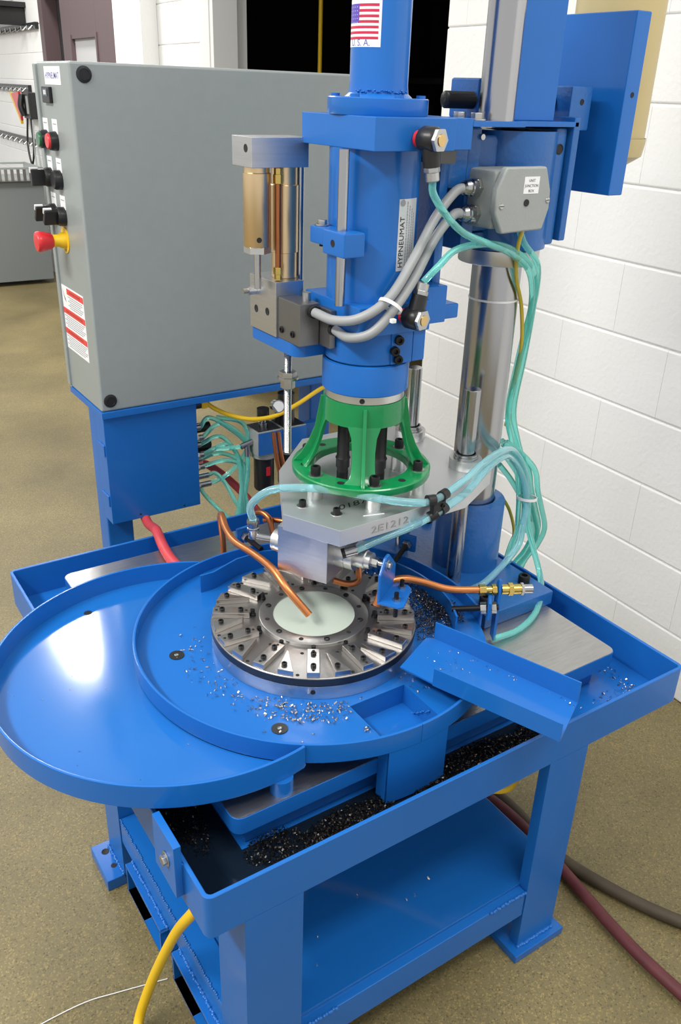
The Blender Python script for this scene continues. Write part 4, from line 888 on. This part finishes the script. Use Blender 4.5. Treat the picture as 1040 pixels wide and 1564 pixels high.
for zt2, y1_ in ((1.170, 1.372), (1.118, 1.411), (1.066, 1.411)):
    G().box(KX-.0010, 1.246, zt2-.0145, KX-.0006, y1_, zt2).build('red_band', WARN, wl)
    g = G(); yy = y1_-.02
    while yy > 1.27: L = random.uniform(.004, .012); g.box(KX-.0012, yy-L, zt2-.010, KX-.0010, yy, zt2-.0045); yy -= L+.004
    g.build('band_print', mat('dark_red_ink', (.35, .03, .03), .5), wl)
    g = G()
    for r_ in range(6):
        yy = y1_-.006-.012*(r_ % 2)
        while yy > 1.256+.008*(r_ % 3): L = random.uniform(.004, .014); g.box(KX-.0010, max(yy-L, 1.25), zt2-.0205-.0052*r_, KX-.0006, yy, zt2-.0185-.0052*r_); yy -= L+.0025
    g.build('small_print', INKG, wl)
G().add([(KX-.001, 1.405, 1.166), (KX-.001, 1.392, 1.140), (KX-.001, 1.380, 1.134), (KX-.001, 1.395, 1.150)], [(0, 1, 2, 3)]).build('warning_pictogram', INK, wl)

stn = thing('cabinet_stand', (.33, 1.3, 0), 'blue stand with a shelf plate and two posts under the control cabinet', 'stand')
G().box(KX-.002, KY-.006, KZ0-.016, KX1, KY+KD, KZ0).build('shelf_plate', BLUE, stn, bevel=.001)
for x in (.302, .935):
    G().box(x, 1.255, .012, x+.072, 1.325, KZ0-.016).build('post', BLUE, stn, bevel=.006)
    G().box(x-.04, 1.215, 0, x+.11, 1.365, .012).build('foot_plate', BLUE, stn, bevel=.002)
vb = thing('valve_enclosure', (.42, 1.22, .59), 'blue sheet-metal valve enclosure hanging under the control cabinet', 'enclosure')
G().box(.298, 1.196, .590, .548, 1.2545, KZ0-.0165).build('cover', BLUE, vb, bevel=.0015)
G().box(.3745, 1.2545, .60, .548, 1.30, KZ0-.0165).build('back_box', BLUE, vb, bevel=.0015)
for z in (.64, .78): G().box(.294, 1.20, z, .298, 1.25, z+.03).build('hinge_tab', BLUE, vb, bevel=.001)
hole(vb, (.375, 1.196, .602), (0, -1, 0), .0025); hole(vb, (.50, 1.196, .598), (0, -1, 0), .0025)
FIT = []
for k, (z, y) in enumerate(((.800, 1.235), (.775, 1.222), (.748, 1.24), (.725, 1.222), (.705, 1.24), (.690, 1.222), (.655, 1.235), (.635, 1.222))):
    e = G().cyl((.548, y, z), (.552, y, z), .011, n=16).hexa((.552, y, z), (.560, y, z), .010).cyl((.560, y, z), (.574 if k < 6 else .592, y, z), .0085, n=16).build('push_in_fitting', CHROME, vb)
    FIT.append((.574 if k < 6 else .592, y, z))
for z in (.785, .735, .71): G().cyl((.548, 1.268, z), (.615, 1.268, z), .014, n=20).build('muffler', BLACK, vb)
tg_ = ((.615, 1.225, .815), (.645, 1.22, .795), (.63, 1.23, .765), (.64, 1.215, .745), (.625, 1.225, .718), (.63, 1.21, .70), (.615, 1.22, .66), (.65, 1.2, .69))
ends = [(.648+.009*(k % 4), 1.16+.012*(k//4), .545) for k in range(8)]
words = ('topmost', 'second', 'third', 'fourth', 'fifth', 'sixth', 'seventh', 'lowest')
for k in range(8):
    f_, t_, e_ = FIT[k], tg_[k], ends[k]
    if k in (0, 1): mid = [(t_[0]-.02, t_[1], t_[2]+.012), (t_[0]+.03, t_[1]-.01, t_[2]-.02), (.70, 1.205, .735), (.69, 1.195, .675), (.668, 1.18, .62)]
    elif k == 7: mid = [(.63, 1.215, .648), (.672, 1.205, .685), (.70, 1.2, .74), (.688, 1.21, .80)]; e_ = (.62, 1.23, .822)
    elif k == 6: mid = [(.61, 1.222, .66), (.632, 1.205, .628), (.645, 1.18, .585)]
    else: mid = [t_, (.665+.006*(k-2), 1.2, .715-.012*(k-2)), (.668+.005*(k-2), 1.185, .65)]
    hose([f_]+mid+[e_, (e_[0], e_[1]+.02, .48)] if k != 7 else [f_]+mid+[e_], 'teal air hose leaving the %s port of the valve enclosure' % words[k], .0062)
hose([(.566, 1.235, .632), (.573, 1.23, .605), (.60, 1.2, .565), (.64, 1.17, .515), (.66, 1.16, .46)], 'teal air hose sagging below the valve enclosure ports', .0062)
cn_ = thing('cable_plug', (.56, 1.235, .872), 'yellow right-angle cable plug on the valve enclosure', 'plug')
G().cyl((.548, 1.225, .868), (.572, 1.225, .868), .011, n=18).build('socket', BLACK, cn_); G().box(.572, 1.214, .857, .592, 1.236, .880).build('plug_body', YEL, cn_, bevel=.004)
tag(G().tube([(.592, 1.225, .868), (.61, 1.215, .853), (.65, 1.20, .832), (.70, 1.17, .822), (.76, 1.15, .828), (.83, 1.15, .85), (.90, 1.17, .868), (.96, 1.2, .872)], .006, 10).build('yellow_cable', YEL), 'thick yellow cable swinging from the valve enclosure past the air filter', 'cable')
af = thing('air_filter_regulator', (.76, 1.19, .61), 'air filter regulator with blue front and two black bowls', 'air filter')
fx = .705
for i, x in enumerate((fx, fx+.078)):
    G().box(x, 1.150, .715, x+.0765, 1.225, .787).build('head_block', GREYL, af, bevel=.003)
    G().box(x+.001, 1.147, .72, x+.0755, 1.1498, .784).build('blue_front', BLUEG, af)
    G().box(x+.004, 1.153, .787, x+.0725, 1.222, .7885).build('black_top', BLACK, af)
    G().lathe([(.036, .715), (.036, .702), (.030, .698)], (x+.038, 1.1875, 0), n=32).build('bowl_ring', GREYL, af)
    G().lathe([(1e-5, .600), (.026, .600), (.029, .606), (.029, .700), (1e-5, .700)], (x+.038, 1.1875, 0), n=32).build('bowl', BLACK, af)
G().box(fx+.030, 1.157, .650, fx+.042, 1.1585, .676).build('red_window', RED, af)
G().lathe([(.013, .7885), (.013, .802), (.010, .803), (.010, .813), (1e-5, .813)], (fx+.035, 1.185, 0), n=20).build('stem', CHROME, af)
G().cyl((fx+.035, 1.185, .813), (fx+.035, 1.185, .842), .017, n=24).build('adjusting_knob', BLACK, af)
G().cyl((fx+.108, 1.185, .7885), (fx+.108, 1.185, .875), .024, n=28).build('tall_knob', BLACK, af)
ga = G().cyl((fx+.068, 1.17, .848), (fx+.064, 1.15, .853), .018, n=24).build('gauge_case', CHROME, af); G().cyl((fx+.0638, 1.1492, .8532), (fx+.0636, 1.1486, .8533), .015, n=24).build('gauge_face', PAPER, ga)
G().cyl((fx+.075, 1.178, .80), (fx+.068, 1.165, .845), .006, n=12).build('gauge_stem', BLACK, af)
G().box(fx+.156, 1.19, .73, .945, 1.215, .77).build('mounting_arm', BLUE, af, bevel=.002)
for a_, b_ in (((fx, 1.185, .75), (fx-.035, 1.185, .742)), ((fx-.016, 1.185, .746), (fx-.017, 1.18, .712))): G().cyl(a_, b_, .0085, n=16).build('tee_fitting', CHROME, af)
hose([(fx-.035, 1.185, .742), (.64, 1.20, .738), (.61, 1.22, .735)], 'teal air hose feeding the filter tee from the side', .0062)
hose([(fx-.017, 1.18, .712), (.685, 1.175, .665), (.672, 1.17, .59), (.668, 1.17, .50)], 'teal air hose dropping from the filter tee', .0062)
tag(G().tube([(.392, 1.235, .600), (.387, 1.18, .580), (.374, 1.10, .603), (.361, 1.054, .6225), (.352, 1.015, .628), (.337, .95, .632), (.328, .88, .632), (.332, .82, .632), (.36, .79, .632)], .0125, 14).build('red_air_hose', REDH), 'thick red air hose draped over the table edge below the valve enclosure', 'hose')
tag(G().tube([(.60, 1.30, .665), (.63, 1.30, .648), (.68, 1.27, .60), (.72, 1.22, .54), (.75, 1.18, .46), (.76, 1.2, .3), (.72, 1.3, .05), (.6, 1.5, .014), (.3, 1.75, .014)], .0115, 12).build('red_air_hose', REDH), 'thick red air hose hanging behind the teal hoses', 'hose')

# ================================================================== FLOOR HOSES AND CORDS
tag(G().tube([(.60, .9, .02), (.78, .68, .02), (.90, .46, .02), (.936, .34, .02), (.94, .2, .02), (.925, .07, .02), (.905, -.1, .02), (.905, -.26, .02), (.93, -.6, .02), (1.05, -1.1, .02)], .0135, 12).build('floor_hose', REDD), 'dusty maroon hose lying across the floor beside the table', 'hose')
tag(G().tube([(.70, .95, .016), (.85, .66, .016), (.945, .46, .016), (.965, .30, .016), (.95, .16, .016), (.965, .06, .016), (1.02, -.09, .016), (1.10, -.22, .016), (1.3, -.5, .016)], .0145, 12).build('floor_hose', GRND), 'dusty brown hose lying on the floor next to the maroon hose', 'hose')
tag(G().tube([(.50, .45, .30), (.30, .30, .42), (.14, .15, .47), (.06, .125, .455), (.033, .14, .41), (.020, .187, .32), (.0, .236, .19), (-.020, .262, .09), (-.040, .262, .028), (-.072, .205, .0115), (-.12, .08, .0115), (-.2, -.3, .0115)], .0095, 12).build('power_cord', YEL), 'yellow power cord drooping out from under the table tray', 'cord')
tag(G().tube([(.45, .50, .50), (.55, .30, .43), (.62, .14, .402), (.66, .10, .398), (.692, .085, .402), (.715, .10, .425), (.72, .16, .47), (.70, .22, .515)], .009, 12).build('power_cord', YEL), 'yellow power cord looped beneath the tray beside the leg', 'cord')
tag(G().tube([(-.25, .37, .002), (-.185, .375, .002), (-.108, .373, .002), (-.047, .359, .002), (.048, .334, .002)], .0011, 6).build('loose_thread', WHITE), 'thin white thread lying on the floor', 'thread')

# ================================================================== CHIPS
def chips(spots, n, zf, name, ma, label, s0=.0022, s1=.005):
    g = G()
    for _ in range(n):
        cx_, cy_, rx, ry = random.choices(spots, [s[4] for s in spots])[0][:4]
        a_ = random.random()*2*PI; r_ = math.sqrt(random.random()); x, y = cx_+rx*r_*math.cos(a_), cy_+ry*r_*math.sin(a_)
        z = zf(x, y)
        if z is None: continue
        s = random.uniform(s0, s1); rot = Matrix.Rotation(random.random()*2*PI, 3, 'Z') @ Matrix.Rotation(random.random()*PI, 3, 'X')
        # a small curl: three bent facets
        pts = [Vector((s*math.cos(t_), s*.8*math.sin(t_), h_)) for t_, h_ in ((0, 0), (1.3, s*.3), (2.6, s*.5), (3.9, s*.8))]
        w_ = Vector((0, 0, s*.7)); vs = [rot @ p for p in pts]+[rot @ (p+w_) for p in pts]
        zm = min(v.z for v in vs); g.add([Vector((x, y, z))+v-Vector((0, 0, zm)) for v in vs], [(0, 1, 5, 4), (1, 2, 6, 5), (2, 3, 7, 6)])
    o = g.build(name, ma, smooth_a=0); return tag(o, label, 'metal chips', kind='stuff')
def pan_z(x, y):
    d_ = math.hypot(x-DC[0], y-DC[1])
    if d_ > RR-.012 or d_ < .203: return None
    if OX0-.004 < x < OX1+.004 and y < OY1+.004: return None
    return BZ
ring = [(DC[0]+.235*math.cos(A(a_)), DC[1]+.235*math.sin(A(a_)), .035, .03, w_) for a_, w_ in ((150, 5), (165, 10), (180, 14), (195, 14), (210, 14), (222, 30), (234, 50), (246, 45), (256, 20), (290, 14), (303, 10))]
chips(ring+[(.265, .335, .006, .006, 6), (.268, .255, .012, .006, 10), (.362, .125, .008, .008, 14), (.30, .20, .10, .06, 8)], 420, pan_z, 'bright_chips', CHIPB, 'small bright metal chips scattered on the round pan floor around the dial', .0014, .0036)
def pile(x, y):
    d_ = math.hypot(x-DC[0], y-DC[1])
    if d_ > RR-.008 or d_ < .202: return None
    return BZ+.012*random.random()
chips([(DC[0]+.245*math.cos(A(a_)), DC[1]+.245*math.sin(A(a_)), .045, .045, 10) for a_ in range(-30, 70, 10)]+[(.71, .36, .03, .07, 25)], 5600, pile, 'grey_chip_heap', mat('grey_chips', (.13, .13, .14), .35, .9), 'grey metal chips heaped between the dial and the splash guard', .0012, .0026)
def tray_z(x, y):
    if not (.01 < x < 1.05 and .01 < y < 1.04): return None
    if .12 < x < .945 and .12 < y < .94: return None
    return ZF+.0012+.010*random.random()
chips([(.56, .055, .14, .05, 60), (.72, .06, .05, .04, 12), (.30, .07, .08, .03, 18), (.24, .06, .05, .03, 8), (.16, .09, .05, .03, 8), (.06, .25, .03, .12, 12)], 6500, tray_z, 'dark_chip_drift', CHIPD, 'dark oily metal chips drifted along the front of the tray', .0015, .0035)
chips([(.70, .07, .05, .03, 10), (.88, .035, .10, .02, 18), (1.0, .10, .02, .06, 14), (.98, .05, .03, .03, 10), (.93, .06, .05, .03, 10)], 260, lambda x, y: tray_z(x, y) and ZF, 'bright_tray_chips', CHIPB, 'bright metal chips lying in the tray corner beyond the chute', .0014, .0036)
dch = Vector((.34, -.94, 0)); nch = Vector((.94, .34, 0))
def ch_z(x, y):
    p_ = Vector((x, y, 0)); w_ = p_.dot(nch)
    return .700 if .528 < w_ < .625 and -.06 < y < .22 else None
chips([(.59+.34*t_, .22-.94*t_, .012, .03, 5) for t_ in (.02, .06, .1, .14, .2, .26)]+[(.56, .16, .03, .05, 6)], 130, ch_z, 'chute_chips', CHIPB, 'few bright metal chips lying in the parts chute', .001, .0024)
chips([(.0, .45, .22, .25, 1)], 22, lambda x, y: .650 if math.hypot(x-BC[0], y-BC[1]) < BR-.01 and math.hypot(x-DC[0], y-DC[1]) > RR+.01 else None, 'drip_tray_crumbs', CHIPB, 'few tiny metal crumbs on the crescent drip tray', .001, .0022)
chips([(.4, .2, .25, .15, 1)], 14, lambda x, y: .192, 'shelf_crumbs', CHIPB, 'few bright metal crumbs on the lower table shelf', .0015, .004)
